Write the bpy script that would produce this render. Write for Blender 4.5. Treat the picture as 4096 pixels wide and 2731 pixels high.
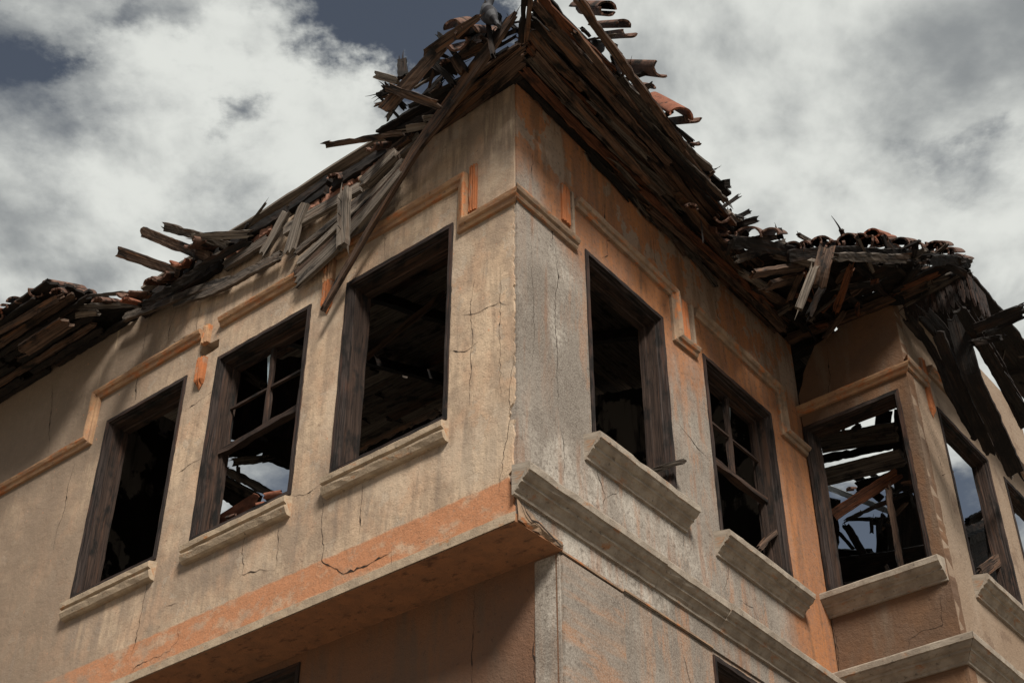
import bpy, math, random
from mathutils import Vector, Quaternion
from mathutils.geometry import tessellate_polygon
random.seed(7)
for o in list(bpy.data.objects): bpy.data.objects.remove(o)
SC = bpy.context.scene
# ---------------------------------------------------------------- camera
cam = bpy.data.cameras.new("camera"); camo = bpy.data.objects.new("camera", cam); SC.collection.objects.link(camo)
camo.location = (0, 0, 1.6); camo.rotation_euler = (math.radians(90+37.4946), 0, 0)
cam.sensor_width = 36; cam.lens = 50.065; cam.clip_end = 5000; cam.clip_start = .05
SC.camera = camo
# ---------------------------------------------------------------- light
SUN_EL = math.radians(43); SUN_AZ = Vector((.25, -.97, 0)).normalized()
SUN_DIR = Vector((SUN_AZ.x*math.cos(SUN_EL), SUN_AZ.y*math.cos(SUN_EL), math.sin(SUN_EL)))
sun = bpy.data.lights.new("sun", 'SUN'); sun.energy = 4.5; sun.angle = math.radians(14); sun.color = (1, .93, .83)
suno = bpy.data.objects.new("sun", sun); SC.collection.objects.link(suno)
suno.location = (0, -10, 30); suno.rotation_euler = SUN_DIR.to_track_quat('Z', 'Y').to_euler()
SC.view_settings.view_transform = 'Standard'; SC.view_settings.look = 'None'
SC.view_settings.exposure = 0.3; SC.view_settings.gamma = 1

class G:
    """small helper to wire shader nodes"""
    def __init__(s, nt): s.nt = nt; s.nt.nodes.clear()
    def n(s, t, **kw):
        nd = s.nt.nodes.new(t)
        for k, v in kw.items(): setattr(nd, k, v)
        return nd
    def put(s, sock, v):
        if v is None: return
        if hasattr(v, 'is_output'): s.nt.links.new(v, sock)
        else: sock.default_value = v
    def m(s, op, a, b=None, c=None, clamp=False):
        nd = s.n('ShaderNodeMath', operation=op, use_clamp=clamp)
        s.put(nd.inputs[0], a); s.put(nd.inputs[1], b); s.put(nd.inputs[2], c); return nd.outputs[0]
    def mix(s, f, a, b, mode='MIX'):
        nd = s.n('ShaderNodeMix', data_type='RGBA', blend_type=mode)
        s.put(nd.inputs[0], f)
        for i, v in ((6, a), (7, b)):
            s.put(nd.inputs[i], v if hasattr(v, 'is_output') else (*v, 1))
        return nd.outputs[2]
    def ss(s, x, lo, hi, o0=0., o1=1.):
        nd = s.n('ShaderNodeMapRange', interpolation_type='SMOOTHSTEP')
        s.put(nd.inputs[0], x); s.put(nd.inputs[1], lo); s.put(nd.inputs[2], hi); s.put(nd.inputs[3], o0); s.put(nd.inputs[4], o1)
        return nd.outputs[0]
    def vec(s, x, y, z=0.):
        nd = s.n('ShaderNodeCombineXYZ'); s.put(nd.inputs[0], x); s.put(nd.inputs[1], y); s.put(nd.inputs[2], z); return nd.outputs[0]
    def noise(s, v, sc=1., det=4., rough=.55, dist=0.):
        nd = s.n('ShaderNodeTexNoise'); s.put(nd.inputs['Vector'], v); s.put(nd.inputs['Scale'], sc)
        s.put(nd.inputs['Detail'], det); s.put(nd.inputs['Roughness'], rough); s.put(nd.inputs['Distortion'], dist); return nd.outputs[0]
    def uv(s):
        nd = s.n('ShaderNodeUVMap'); nd.uv_map = 'UVMap'; sp = s.n('ShaderNodeSeparateXYZ'); s.nt.links.new(nd.outputs[0], sp.inputs[0])
        return sp.outputs[0], sp.outputs[1]
    def sn(s, u, v, su, sv, det=4., rough=.55, off=0., dist=0.):
        return s.noise(s.vec(s.m('MULTIPLY', u, su), s.m('MULTIPLY', v, sv), off), 1., det, rough, dist)
    def finish(s, col, height=None, rough=.9, bump=.4, dist=.01, metal=0.):
        b = s.n('ShaderNodeBsdfPrincipled'); s.put(b.inputs['Base Color'], col if hasattr(col, 'is_output') else (*col, 1))
        s.put(b.inputs['Roughness'], rough); s.put(b.inputs['Metallic'], metal)
        b.inputs['Specular IOR Level'].default_value = .25
        if height is not None:
            bp = s.n('ShaderNodeBump'); bp.inputs['Strength'].default_value = bump; bp.inputs['Distance'].default_value = dist
            s.put(bp.inputs['Height'], height); s.nt.links.new(bp.outputs[0], b.inputs['Normal'])
        o = s.n('ShaderNodeOutputMaterial'); s.nt.links.new(b.outputs[0], o.inputs[0])
def mat(name):
    m = bpy.data.materials.new(name); m.use_nodes = True; return m, G(m.node_tree)

# ---------------------------------------------------------------- sky
W = bpy.data.worlds.new("World"); SC.world = W; W.use_nodes = True
g = G(W.node_tree)
sky = g.n('ShaderNodeTexSky', sky_type='NISHITA'); sky.sun_disc = False; sky.sun_elevation = SUN_EL
sky.sun_rotation = math.atan2(SUN_DIR.x, SUN_DIR.y); sky.dust_density = 1.0; sky.air_density = 1.2
hs = g.n('ShaderNodeHueSaturation'); hs.inputs['Saturation'].default_value = .64; hs.inputs['Value'].default_value = .55
g.nt.links.new(sky.outputs[0], hs.inputs['Color'])
bg1 = g.n('ShaderNodeBackground'); g.nt.links.new(hs.outputs[0], bg1.inputs[0]); bg1.inputs[1].default_value = .07
tc = g.n('ShaderNodeTexCoord'); sp = g.n('ShaderNodeSeparateXYZ'); g.nt.links.new(tc.outputs['Generated'], sp.inputs[0])
zz = g.m('MAXIMUM', sp.outputs[2], .06)
px = g.m('DIVIDE', sp.outputs[0], zz); py = g.m('DIVIDE', sp.outputs[1], zz)
wx = g.noise(g.vec(px, py, 21.), 5., 8., .62); wy = g.noise(g.vec(px, py, 33.), 5., 8., .62)
qx = g.m('ADD', px, g.m('MULTIPLY', g.m('SUBTRACT', wx, .5), .38)); qy = g.m('ADD', py, g.m('MULTIPLY', g.m('SUBTRACT', wy, .5), .38))
n1 = g.noise(g.vec(px, py, 3.7), 2.6, 10., .60, .25)
n2 = g.noise(g.vec(px, py, 8.2), 6.5, 9., .62, .2)
den = g.m('ADD', g.m('MULTIPLY', n1, .75), g.m('MULTIPLY', n2, .25))
def blob(x, y, r):
    d = g.n('ShaderNodeVectorMath', operation='DISTANCE'); g.nt.links.new(g.vec(qx, qy, 0.), d.inputs[0]); d.inputs[1].default_value = (x, y, 0)
    return g.ss(d.outputs['Value'], r, 0.)
BLUE = [(-0.107, 0.825, 0.16, -0.42), (-0.046, 0.847, 0.12, -0.3), (-0.46, 0.863, 0.07, -0.22), (-0.293, 0.83, 0.1, -0.16), (-0.358, 0.826, 0.06, -0.1), (0.289, 0.928, 0.05, -0.18), (0.401, 0.985, 0.1, -0.2), (0.484, 1.04, 0.1, -0.12), (-0.269, 0.963, 0.06, -0.16), (-0.327, 1.613, 0.2, -0.1), (0.506, 1.762, 0.3, -0.22), (0.602, 1.655, 0.2, -0.1), (-0.203, 0.987, 0.4, 0.06), (-0.389, 1.061, 0.5, 0.05), (-0.28, 0.886, 0.25, 0.14), (0.22, 0.968, 0.5, 0.14), (0.517, 1.315, 0.5, 0.12), (-0.523, 1.238, 0.4, 0.1), (0.127, 0.86, 0.3, 0.2), (0.421, 0.849, 0.3, 0.1)]
for x, y, r, w in BLUE:
    den = g.m('ADD', den, g.m('MULTIPLY', blob(x, y, r), w))
# the half of the sky behind the viewer, where the sun stands, is mostly clear
den = g.m('SUBTRACT', den, g.ss(sp.outputs[1], .25, -.25, 0., .22))
mask = g.ss(den, .33, .60)
pyy = g.m('MULTIPLY', py, .8)
n3 = g.noise(g.vec(px, pyy, 1.3), 2.3, 3., .5, .1)
na = g.noise(g.vec(px, pyy, 5.9), 4.0, 8., .53, .25); nb = g.noise(g.vec(g.m('ADD', px, .018), g.m('ADD', pyy, -.045), 5.9), 4.0, 8., .53, .25)
br = g.m('ADD', g.m('MULTIPLY', n3, .75), g.m('ADD', g.m('MULTIPLY', g.m('SUBTRACT', na, nb), 1.35), .10))
br = g.m('ADD', br, g.m('MULTIPLY', g.m('SUBTRACT', na, .5), .35))
BRIGHT = [(-0.271, 1.042, 0.25, 0.13), (-0.194, 0.907, 0.2, 0.13), (-0.39, 0.969, 0.2, 0.08), (0.089, 0.886, 0.3, 0.06), (0.23, 1.041, 0.2, 0.08), (0.386, 0.869, 0.4, 0.04), (0.339, 1.161, 0.4, 0.06), (-0.509, 1.081, 0.2, -0.06)]
for x, y, r, w in BRIGHT:
    br = g.m('ADD', br, g.m('MULTIPLY', blob(x, y, r), w))
ccol = g.mix(g.ss(br, .20, .68), (.21, .223, .229), (.60, .613, .58))
bg2 = g.n('ShaderNodeBackground'); g.nt.links.new(ccol, bg2.inputs[0]); bg2.inputs[1].default_value = 1.
mx = g.n('ShaderNodeMixShader'); g.nt.links.new(mask, mx.inputs[0]); g.nt.links.new(bg1.outputs[0], mx.inputs[1]); g.nt.links.new(bg2.outputs[0], mx.inputs[2])
wo = g.n('ShaderNodeOutputWorld'); g.nt.links.new(mx.outputs[0], wo.inputs[0])

# ---------------------------------------------------------------- materials
M = {}
def wood(key, c1, c2, c3, charamt, bump=.6):
    m, g = mat('wood_'+key); u, v = g.uv()
    grain = g.sn(u, v, 2.2, 75, 5, .6, 0., .4); ring = g.sn(u, v, 1.3, 18, 3, .5, 4., 1.2)
    crack = g.sn(u, v, 3.0, 110, 3, .5, 9., .6); ch = g.sn(u, v, 4.0, 9, 4, .6, 2.)
    col = g.mix(g.ss(grain, .3, .7), c1, c2)
    col = g.mix(g.m('MULTIPLY', g.ss(ring, .52, .68), .8), col, c3)
    ck = g.ss(crack, .43, .33)
    col = g.mix(g.m('MULTIPLY', ck, .85), col, (.004, .003, .003))
    col = g.mix(g.ss(ch, .62-charamt*.35, .80-charamt*.35), col, (.008, .007, .0065))
    sp_ = g.sn(u, v, 60, 90, 2, .5, 1.)
    col = g.mix(g.m('MULTIPLY', g.ss(sp_, .6, .75), .35), col, c2)
    h = g.m('SUBTRACT', g.m('ADD', grain, g.m('MULTIPLY', ring, .5)), g.m('MULTIPLY', ck, 1.))
    g.finish(col, h, .85, bump, .006); M[key] = m
wood('brown', (.030, .018, .013), (.125, .080, .056), (.15, .070, .034), .40)
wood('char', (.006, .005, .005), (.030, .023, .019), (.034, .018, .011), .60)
wood('grey', (.060, .050, .042), (.25, .212, .175), (.14, .105, .08), .20)
wood('dgrey', (.030, .025, .022), (.135, .112, .092), (.09, .06, .042), .35)
wood('red', (.045, .017, .010), (.15, .062, .032), (.17, .06, .025), .32)
wood('frame', (.010, .007, .0065), (.050, .036, .031), (.062, .031, .021), .42, .4)
wood('jamb', (.016, .010, .008), (.058, .037, .028), (.075, .040, .026), .36, .45)

def tilemat(key, a, b, dk):
    m, g = mat('terracotta_'+key); u, v = g.uv()
    n = g.sn(u, v, 14, 14, 5, .6); d = g.sn(u, v, 7, 9, 5, .62, 5.)
    col = g.mix(g.ss(n, .35, .65), a, b); col = g.mix(g.ss(d, .62-dk, .74-dk), col, (.022, .017, .014))
    sp_ = g.sn(u, v, 40, 40, 2, .5, 2.); col = g.mix(g.m('MULTIPLY', g.ss(sp_, .6, .7), .35), col, (.22, .17, .12))
    g.finish(col, g.m('ADD', n, g.m('MULTIPLY', sp_, .4)), .9, .5, .008); M[key] = m
tilemat('tile', (.085, .045, .033), (.15, .085, .062), .13)
tilemat('tiler', (.16, .058, .034), (.23, .092, .055), .07)
tilemat('brick', (.20, .088, .055), (.29, .155, .11), .02)

def base_noise(g, u, z):
    return g.sn(u, z, 90, 90, 3, .6), g.sn(u, z, 28, 28, 4, .6, 3.), g.sn(u, z, 1.4, 1.4, 7, .62, 7.)
def plaster_cream():
    m, g = mat('plaster_cream'); u, z = g.uv(); f, c, b = base_noise(g, u, z)
    col = g.mix(g.ss(b, .32, .66), (.575, .435, .305), (.46, .325, .22))
    patch = g.sn(u, z, 3.1, 2.2, 5, .6, 21.); col = g.mix(g.m('MULTIPLY', g.ss(patch, .46, .60), .8), col, (.335, .245, .178))
    st = g.sn(u, z, 9, .9, 5, .6, 11.); st2 = g.sn(u, z, 3.2, .55, 4, .55, 17.); st3 = g.sn(u, z, 16, 1.6, 6, .68, 61.)
    grime = g.sn(u, z, 1.1, .9, 6, .62, 71.); col = g.mix(g.m('MULTIPLY', g.ss(g.m('ADD', grime, g.m('MULTIPLY', g.ss(u, 1.5, 5.), .13)), .48, .64), .8), col, (.205, .152, .115))
    rose = g.sn(u, z, 4.5, 3.5, 5, .6, 81.); col = g.mix(g.m('MULTIPLY', g.ss(rose, .48, .60), .45), col, (.45, .265, .165))
    col = g.mix(g.m('MULTIPLY', g.ss(st3, .47, .62), .5), col, (.21, .155, .115))
    flk = g.sn(u, z, 5.2, 4.0, 7, .68, 91.); fm = g.ss(flk, .585, .595); col = g.mix(g.m('MULTIPLY', fm, .5), col, (.36, .31, .255))
    stm = g.m('MULTIPLY', g.ss(st, .44, .62), g.ss(z, 7.95, 8.25, .12, .9)); col = g.mix(stm, col, (.165, .118, .088))
    # dark plaster panels at the far end, with the eave's shade painted in
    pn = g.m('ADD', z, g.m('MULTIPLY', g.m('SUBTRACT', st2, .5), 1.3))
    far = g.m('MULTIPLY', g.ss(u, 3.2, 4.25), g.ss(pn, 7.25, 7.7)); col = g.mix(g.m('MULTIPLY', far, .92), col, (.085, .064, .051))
    far2 = g.m('MULTIPLY', g.ss(u, 3.3, 4.7), g.ss(patch, .36, .6, .55, .88)); col = g.mix(far2, col, (.16, .113, .082))  # painted fade to brown, standing in for light falloff at the view's edge
    ww = g.m('MULTIPLY', g.ss(st, .60, .70), g.ss(z, 7.9, 8.4, 0., .6)); col = g.mix(ww, col, (.46, .36, .25))
    # runs under the sills
    run = g.m('MULTIPLY', g.m('MULTIPLY', g.ss(st, .5, .64), g.ss(z, 5.62, 5.9)), g.ss(z, 6.32, 6.1)); col = g.mix(g.m('MULTIPLY', run, .8), col, (.19, .145, .115))
    # the painted orange string course
    wob = g.m('ADD', z, g.m('MULTIPLY', g.m('SUBTRACT', g.sn(u, z, 6, 6, 6, .65, 1.), .5), .055))
    band = g.m('MULTIPLY', g.ss(wob, 5.455, 5.475), g.ss(wob, 5.695, 5.675))
    wear = g.sn(u, z, 5, 7, 6, .66, 31.); wear = g.ss(g.m('ADD', wear, g.m('MULTIPLY', u, .022)), .52, .68)
    ocol = g.mix(g.ss(c, .35, .65), (.47, .165, .060), (.38, .145, .060))
    band = g.m('MULTIPLY', band, g.ss(u, 5.2, 3.4)); col = g.mix(g.m('MULTIPLY', band, g.m('SUBTRACT', 1., g.m('MULTIPLY', wear, .72))), col, ocol)
    col = g.mix(g.ss(c, .50, .28, 0., .30), col, (.24, .17, .12)); col = g.mix(g.ss(f, .56, .36, 0., .25), col, (.22, .155, .11)); pit = g.ss(c, .40, .30); col = g.mix(g.m('MULTIPLY', pit, .55), col, (.17, .105, .07))
    pale = g.sn(u, z, 1.9, 1.4, 6, .64, 121.); col = g.mix(g.m('MULTIPLY', g.m('MULTIPLY', g.ss(pale, .50, .62), g.ss(u, 3.6, 2.0, 0., .42)), g.ss(band, .6, .0)), col, (.56, .455, .345))
    deep = g.sn(u, z, 2.4, 1.6, 6, .66, 131.); col = g.mix(g.m('MULTIPLY', g.m('MULTIPLY', g.ss(deep, .53, .62), .5), g.ss(band, .6, .0)), col, (.20, .145, .108))
    fl = g.sn(u, z, 42, 20, 3, .5, 40.); col = g.mix(g.m('MULTIPLY', g.ss(fl, .70, .75), .8), col, (.50, .19, .09))
    dk = g.sn(u, z, 26, 34, 4, .65, 50.); col = g.mix(g.m('MULTIPLY', g.ss(dk, .62, .74), .75), col, (.11, .075, .055))
    # rusty bleed at the corner edge
    col = g.mix(g.m('MULTIPLY', f, .28), col, (.62, .50, .36))
    hgt = g.m('ADD', g.m('MULTIPLY', f, .7), g.m('MULTIPLY', c, .9)); hgt = g.m('ADD', hgt, g.m('MULTIPLY', b, 2.5)); hgt = g.m('ADD', g.m('SUBTRACT', hgt, g.m('MULTIPLY', fm, .5)), g.m('MULTIPLY', g.sn(u, z, 7, 7, 3, .5, 111.), 2.4))
    g.finish(col, hgt, .95, .42, .010); M['cream'] = m
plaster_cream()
def plaster_gray(key, zoff=0., lower=False):
    m, g = mat('plaster_'+key); u, z = g.uv(); f, c, b = base_noise(g, u, z)
    st = g.sn(u, z, 7, .8, 5, .62, 5.); fine = g.sn(u, z, 48, 36, 5, .7, 2.); big = g.sn(u, z, 1.5, 1.0, 5, .6, 13.)
    col = g.mix(g.ss(b, .35, .65), (.150, .128, .108), (.225, .196, .167))
    # lime bloom
    bl = g.sn(u, z, 3.0, 1.5, 5, .62, 19.)
    if not lower:
        spot = g.m('MULTIPLY', g.ss(u, .16, .36), g.ss(u, .62, .42)); spot = g.m('MULTIPLY', spot, g.m('MULTIPLY', g.ss(z, 6.7, 6.95), g.ss(z, 7.6, 7.2)))
        low = g.m('MULTIPLY', g.ss(z, 6.45, 5.95), g.ss(u, 2.6, 1.2)); low = g.m('MULTIPLY', low, g.ss(u, .05, .2, .45, 1.))
        bloom = g.m('ADD', g.m('ADD', bl, g.m('MULTIPLY', spot, .13)), g.m('MULTIPLY', low, .17))
    else:
        bloom = g.m('ADD', bl, g.m('MULTIPLY', g.ss(u, .62, .40), .10))
    bm = g.m('MULTIPLY', g.ss(bloom, .50, .74), g.ss(g.m('ADD', fine, g.m('MULTIPLY', g.m('SUBTRACT', bloom, .6), .5)), .40, .62)); col = g.mix(g.m('MULTIPLY', bm, .85), col, (.43, .395, .345))
    mot = g.sn(u, z, 4.0, 3.0, 6, .66, 63.); col = g.mix(g.m('MULTIPLY', g.ss(mot, .47, .62), .5), col, (.115, .094, .078))
    rst = g.sn(u, z, 6.5, 1.3, 5, .65, 73.); col = g.mix(g.m('MULTIPLY', g.ss(rst, .51, .63), g.ss(u, .25, .9, .12, .55)), col, (.33, .155, .072))
    # ochre limewash
    if not lower:
        t = g.m('ADD', z, g.m('MULTIPLY', g.m('SUBTRACT', big, .5), 1.6)); t = g.m('ADD', t, g.m('MULTIPLY', g.ss(u, .0, 1.0), .55))
        orm = g.ss(t, 7.75, 8.30); orm = g.m('MAXIMUM', orm, g.ss(g.m('ADD', u, g.m('MULTIPLY', g.m('SUBTRACT', st, .5), .5)), 2.85, 3.3))
        orm = g.m('MAXIMUM', orm, g.m('MULTIPLY', g.ss(st, .52, .66), .45))
        ocol = g.mix(g.ss(st, .38, .62), (.40, .150, .045), (.27, .112, .048))
        peel = g.m('MULTIPLY', g.ss(g.m('ADD', g.sn(u, z, 3.5, 2.2, 6, .66, 44.), g.m('MULTIPLY', g.ss(u, 1.1, 2.2), .06)), .53, .545), g.ss(g.m('ADD', z, g.m('MULTIPLY', st, .3)), 8.2, 8.45))
        col = g.mix(g.m('MULTIPLY', orm, g.ss(fine, .25, .55, .45, .88)), col, ocol)
        col = g.mix(g.m('MULTIPLY', peel, .8), col, (.27, .215, .165))
        sk = g.ss(g.sn(u, z, 8, 1.0, 5, .65, 83.), .50, .64); col = g.mix(g.m('MULTIPLY', g.m('MULTIPLY', sk, orm), .6), col, (.15, .08, .042))
    else:
        run = g.m('MULTIPLY', g.ss(g.m('ADD', st, g.m('MULTIPLY', g.ss(u, .4, 1.6), .05)), .45, .80), .6); col = g.mix(run, col, (.34, .165, .075))
    col = g.mix(g.m('MULTIPLY', g.ss(c, .38, .30), .5), col, (.09, .07, .055))
    col = g.mix(g.m('MULTIPLY', g.ss(f, .36, .66, 0., .34), 1. if lower else g.ss(orm, .1, .6, 1., .22)), col, (.44, .40, .345)); col = g.mix(g.ss(c, .52, .28, 0., .4), col, (.08, .062, .05))
    hgt = g.m('ADD', g.m('MULTIPLY', f, .6), g.m('MULTIPLY', c, .6)); hgt = g.m('ADD', hgt, g.m('MULTIPLY', b, 2.))
    g.finish(col, hgt, .95, .6, .009); M[key] = m
plaster_gray('gray'); plaster_gray('graylow', lower=True)
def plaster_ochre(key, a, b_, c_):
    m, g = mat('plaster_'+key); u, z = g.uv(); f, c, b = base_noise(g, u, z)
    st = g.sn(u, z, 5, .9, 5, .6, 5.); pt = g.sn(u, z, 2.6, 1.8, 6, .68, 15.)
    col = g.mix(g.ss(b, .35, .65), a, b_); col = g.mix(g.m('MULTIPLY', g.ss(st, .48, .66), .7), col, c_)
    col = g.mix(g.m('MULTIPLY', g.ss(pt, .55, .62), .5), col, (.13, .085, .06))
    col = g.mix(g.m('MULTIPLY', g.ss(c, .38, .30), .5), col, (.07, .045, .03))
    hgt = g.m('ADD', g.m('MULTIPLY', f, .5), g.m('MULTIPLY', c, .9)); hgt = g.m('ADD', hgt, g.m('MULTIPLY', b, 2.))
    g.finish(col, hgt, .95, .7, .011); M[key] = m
plaster_ochre('ochre', (.165, .090, .050), (.115, .070, .045), (.15, .112, .082))  # bay's left face: ochre darkened so the colour carries its shade
plaster_ochre('ochredark', (.20, .098, .052), (.15, .085, .055), (.13, .088, .062))
plaster_ochre('beige', (.27, .205, .15), (.23, .165, .115), (.28, .215, .16))
def stone(key, a, b_, o_, oamt):
    m, g = mat('stone_'+key); u, z = g.uv(); f, c, b = base_noise(g, u, z)
    st = g.sn(u, z, 9, 9, 6, .65, 5.); s2 = g.sn(u, z, 7, 12, 6, .68, 25.)
    col = g.mix(g.ss(st, .35, .65), a, b_); col = g.mix(g.ss(s2, .62-oamt, .76-oamt), col, o_)
    col = g.mix(g.m('MULTIPLY', g.ss(c, .40, .30), .6), col, (.06, .05, .04))
    g.finish(col, g.m('ADD', f, c), .92, .5, .006); M[key] = m
stone('mould', (.37, .225, .125), (.28, .165, .10), (.38, .145, .058), .12)
stone('mouldgray', (.30, .205, .135), (.19, .135, .095), (.38, .14, .05), .11)
stone('sill', (.42, .33, .235), (.30, .235, .17), (.36, .17, .075), .06)
stone('cornice', (.225, .188, .150), (.33, .285, .232), (.30, .155, .08), .06)
stone('orange', (.37, .125, .045), (.29, .11, .046), (.24, .15, .10), .10)
stone('slab', (.31, .145, .072), (.24, .12, .065), (.13, .065, .04), .09)
m, g = mat('gap_black'); g.finish((.030, .021, .016), None, 1.); M['gap'] = m
m, g = mat('zinc'); u, v = g.uv(); n = g.sn(u, v, 6, 20, 4, .6); g.finish(g.mix(g.ss(n, .35, .65), (.22, .24, .25), (.36, .38, .39)), n, .5, .2, .004, .6); M['metal'] = m
m, g = mat('rusty_iron'); u, v = g.uv(); n = g.sn(u, v, 12, 20, 5, .6); g.finish(g.mix(g.ss(n, .35, .65), (.07, .028, .018), (.13, .05, .03)), n, .9, .4, .004); M['rust'] = m
m, g = mat('glass_pane'); b = g.n('ShaderNodeBsdfPrincipled'); b.inputs['Base Color'].default_value = (.55, .68, .7, 1); b.inputs['Roughness'].default_value = .12; b.inputs['Transmission Weight'].default_value = .5
o = g.n('ShaderNodeOutputMaterial'); g.nt.links.new(b.outputs[0], o.inputs[0]); M['glass'] = m
def flat(key, c, r=.8):
    m, g = mat(key); u, v = g.uv(); n = g.sn(u, v, 60, 30, 4, .6); g.finish(g.mix(n, tuple(x*.6 for x in c), tuple(min(1, x*1.4) for x in c)), n, r, .3, .003); M[key] = m
flat('pigeon_feather', (.045, .048, .056), .7); flat('pigeon_wing', (.065, .068, .076), .7); flat('pigeon_dark', (.018, .018, .022), .7); flat('pigeon_leg', (.22, .07, .06), .6); flat('iron', (.02, .017, .015), .7)
def soot():
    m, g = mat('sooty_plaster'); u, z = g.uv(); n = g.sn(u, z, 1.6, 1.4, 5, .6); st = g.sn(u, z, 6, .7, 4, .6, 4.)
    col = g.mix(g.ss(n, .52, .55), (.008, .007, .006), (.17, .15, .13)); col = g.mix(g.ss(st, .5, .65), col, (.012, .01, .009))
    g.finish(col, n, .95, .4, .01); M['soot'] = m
soot()
m, g = mat('street_paving'); t = g.n('ShaderNodeTexCoord'); n = g.noise(t.outputs['Object'], 3., 6.); n2 = g.noise(t.outputs['Object'], .2, 4.)
g.finish(g.mix(n2, g.mix(n, (.17, .145, .115), (.24, .21, .17)), (.20, .17, .135)), n, .9, .3, .02); M['street'] = m

# ---------------------------------------------------------------- frames of the house walls
Kp = Vector((.02107, 6.49997, 0)); dL = Vector((-.77129, .63648, 0)); dR = Vector((.61735, .78669, 0))
nL = Vector((-.63648, -.77129, 0)); nR = Vector((.78669, -.61735, 0)); UP = Vector((0, 0, 1)); VC = .935
KB = Kp + dR*3.70; dB = -dL
def FL(u, o, z): return Kp + dL*u + nL*o + UP*z
def FR(u, o, z): return Kp + dR*u + nR*o + UP*z
def FB(u, o, z): return KB + dB*u + nL*o + UP*z
def FC(u, o, z): return KB + dB*VC + dR*u + nR*o + UP*z
def LR(l, r, z): return Kp + dL*l + dR*r + UP*z

COL = SC.collection
def empty(name, loc):
    o = bpy.data.objects.new(name, None); o.location = loc; o.empty_display_size = .2; COL.objects.link(o); return o
class MB:
    def __init__(s): s.v = []; s.f = []; s.uv = []; s.mi = []
    def face(s, pts, uvs, mi=0):
        i = len(s.v); s.v += [tuple(p) for p in pts]; s.f.append(tuple(range(i, i+len(pts)))); s.uv += [tuple(q) for q in uvs]; s.mi.append(mi)
    def grid(s, rows, uvr, mi=0, closed=False):
        """rows of points (same length) into welded quads"""
        i0 = len(s.v); n = len(rows[0])
        for r in rows: s.v += [tuple(p) for p in r]
        for a in range(len(rows)-1):
            for b in range(n if closed else n-1):
                c = (b+1) % n
                s.f.append((i0+a*n+b, i0+a*n+c, i0+(a+1)*n+c, i0+(a+1)*n+b)); s.mi.append(mi)
                c2 = b+1
                s.uv += [uvr(a, b), uvr(a, c2), uvr(a+1, c2), uvr(a+1, b)]
    def build(s, name, mats, parent=None, smooth=False, center=False):
        me = bpy.data.meshes.new(name); base = Vector((0, 0, 0))
        if center:
            base = sum((Vector(p) for p in s.v), Vector())/len(s.v)
        par = parent; off = Vector((0, 0, 0))
        while par is not None: off += Vector(par.location); par = par.parent
        vs = [tuple(Vector(p)-base) for p in s.v] if center else [tuple(p) for p in s.v]
        me.from_pydata(vs, [], s.f); uvl = me.uv_layers.new(name='UVMap')
        flat_ = [c for q in s.uv for c in q]; uvl.data.foreach_set('uv', flat_)
        for mm in (mats if isinstance(mats, (list, tuple)) else [mats]): me.materials.append(mm)
        me.polygons.foreach_set('material_index', s.mi)
        if smooth: me.polygons.foreach_set('use_smooth', [True]*len(s.f))
        me.update()
        o = bpy.data.objects.new(name, me); COL.objects.link(o); o.parent = parent; o.location = base-off
        return o
def tag(o, label, cat, group=None, kind=None):
    if label: o['label'] = label
    if cat: o['category'] = cat
    if group: o['group'] = group
    if kind: o['kind'] = kind
    return o
R = random.Random(11)

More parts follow.
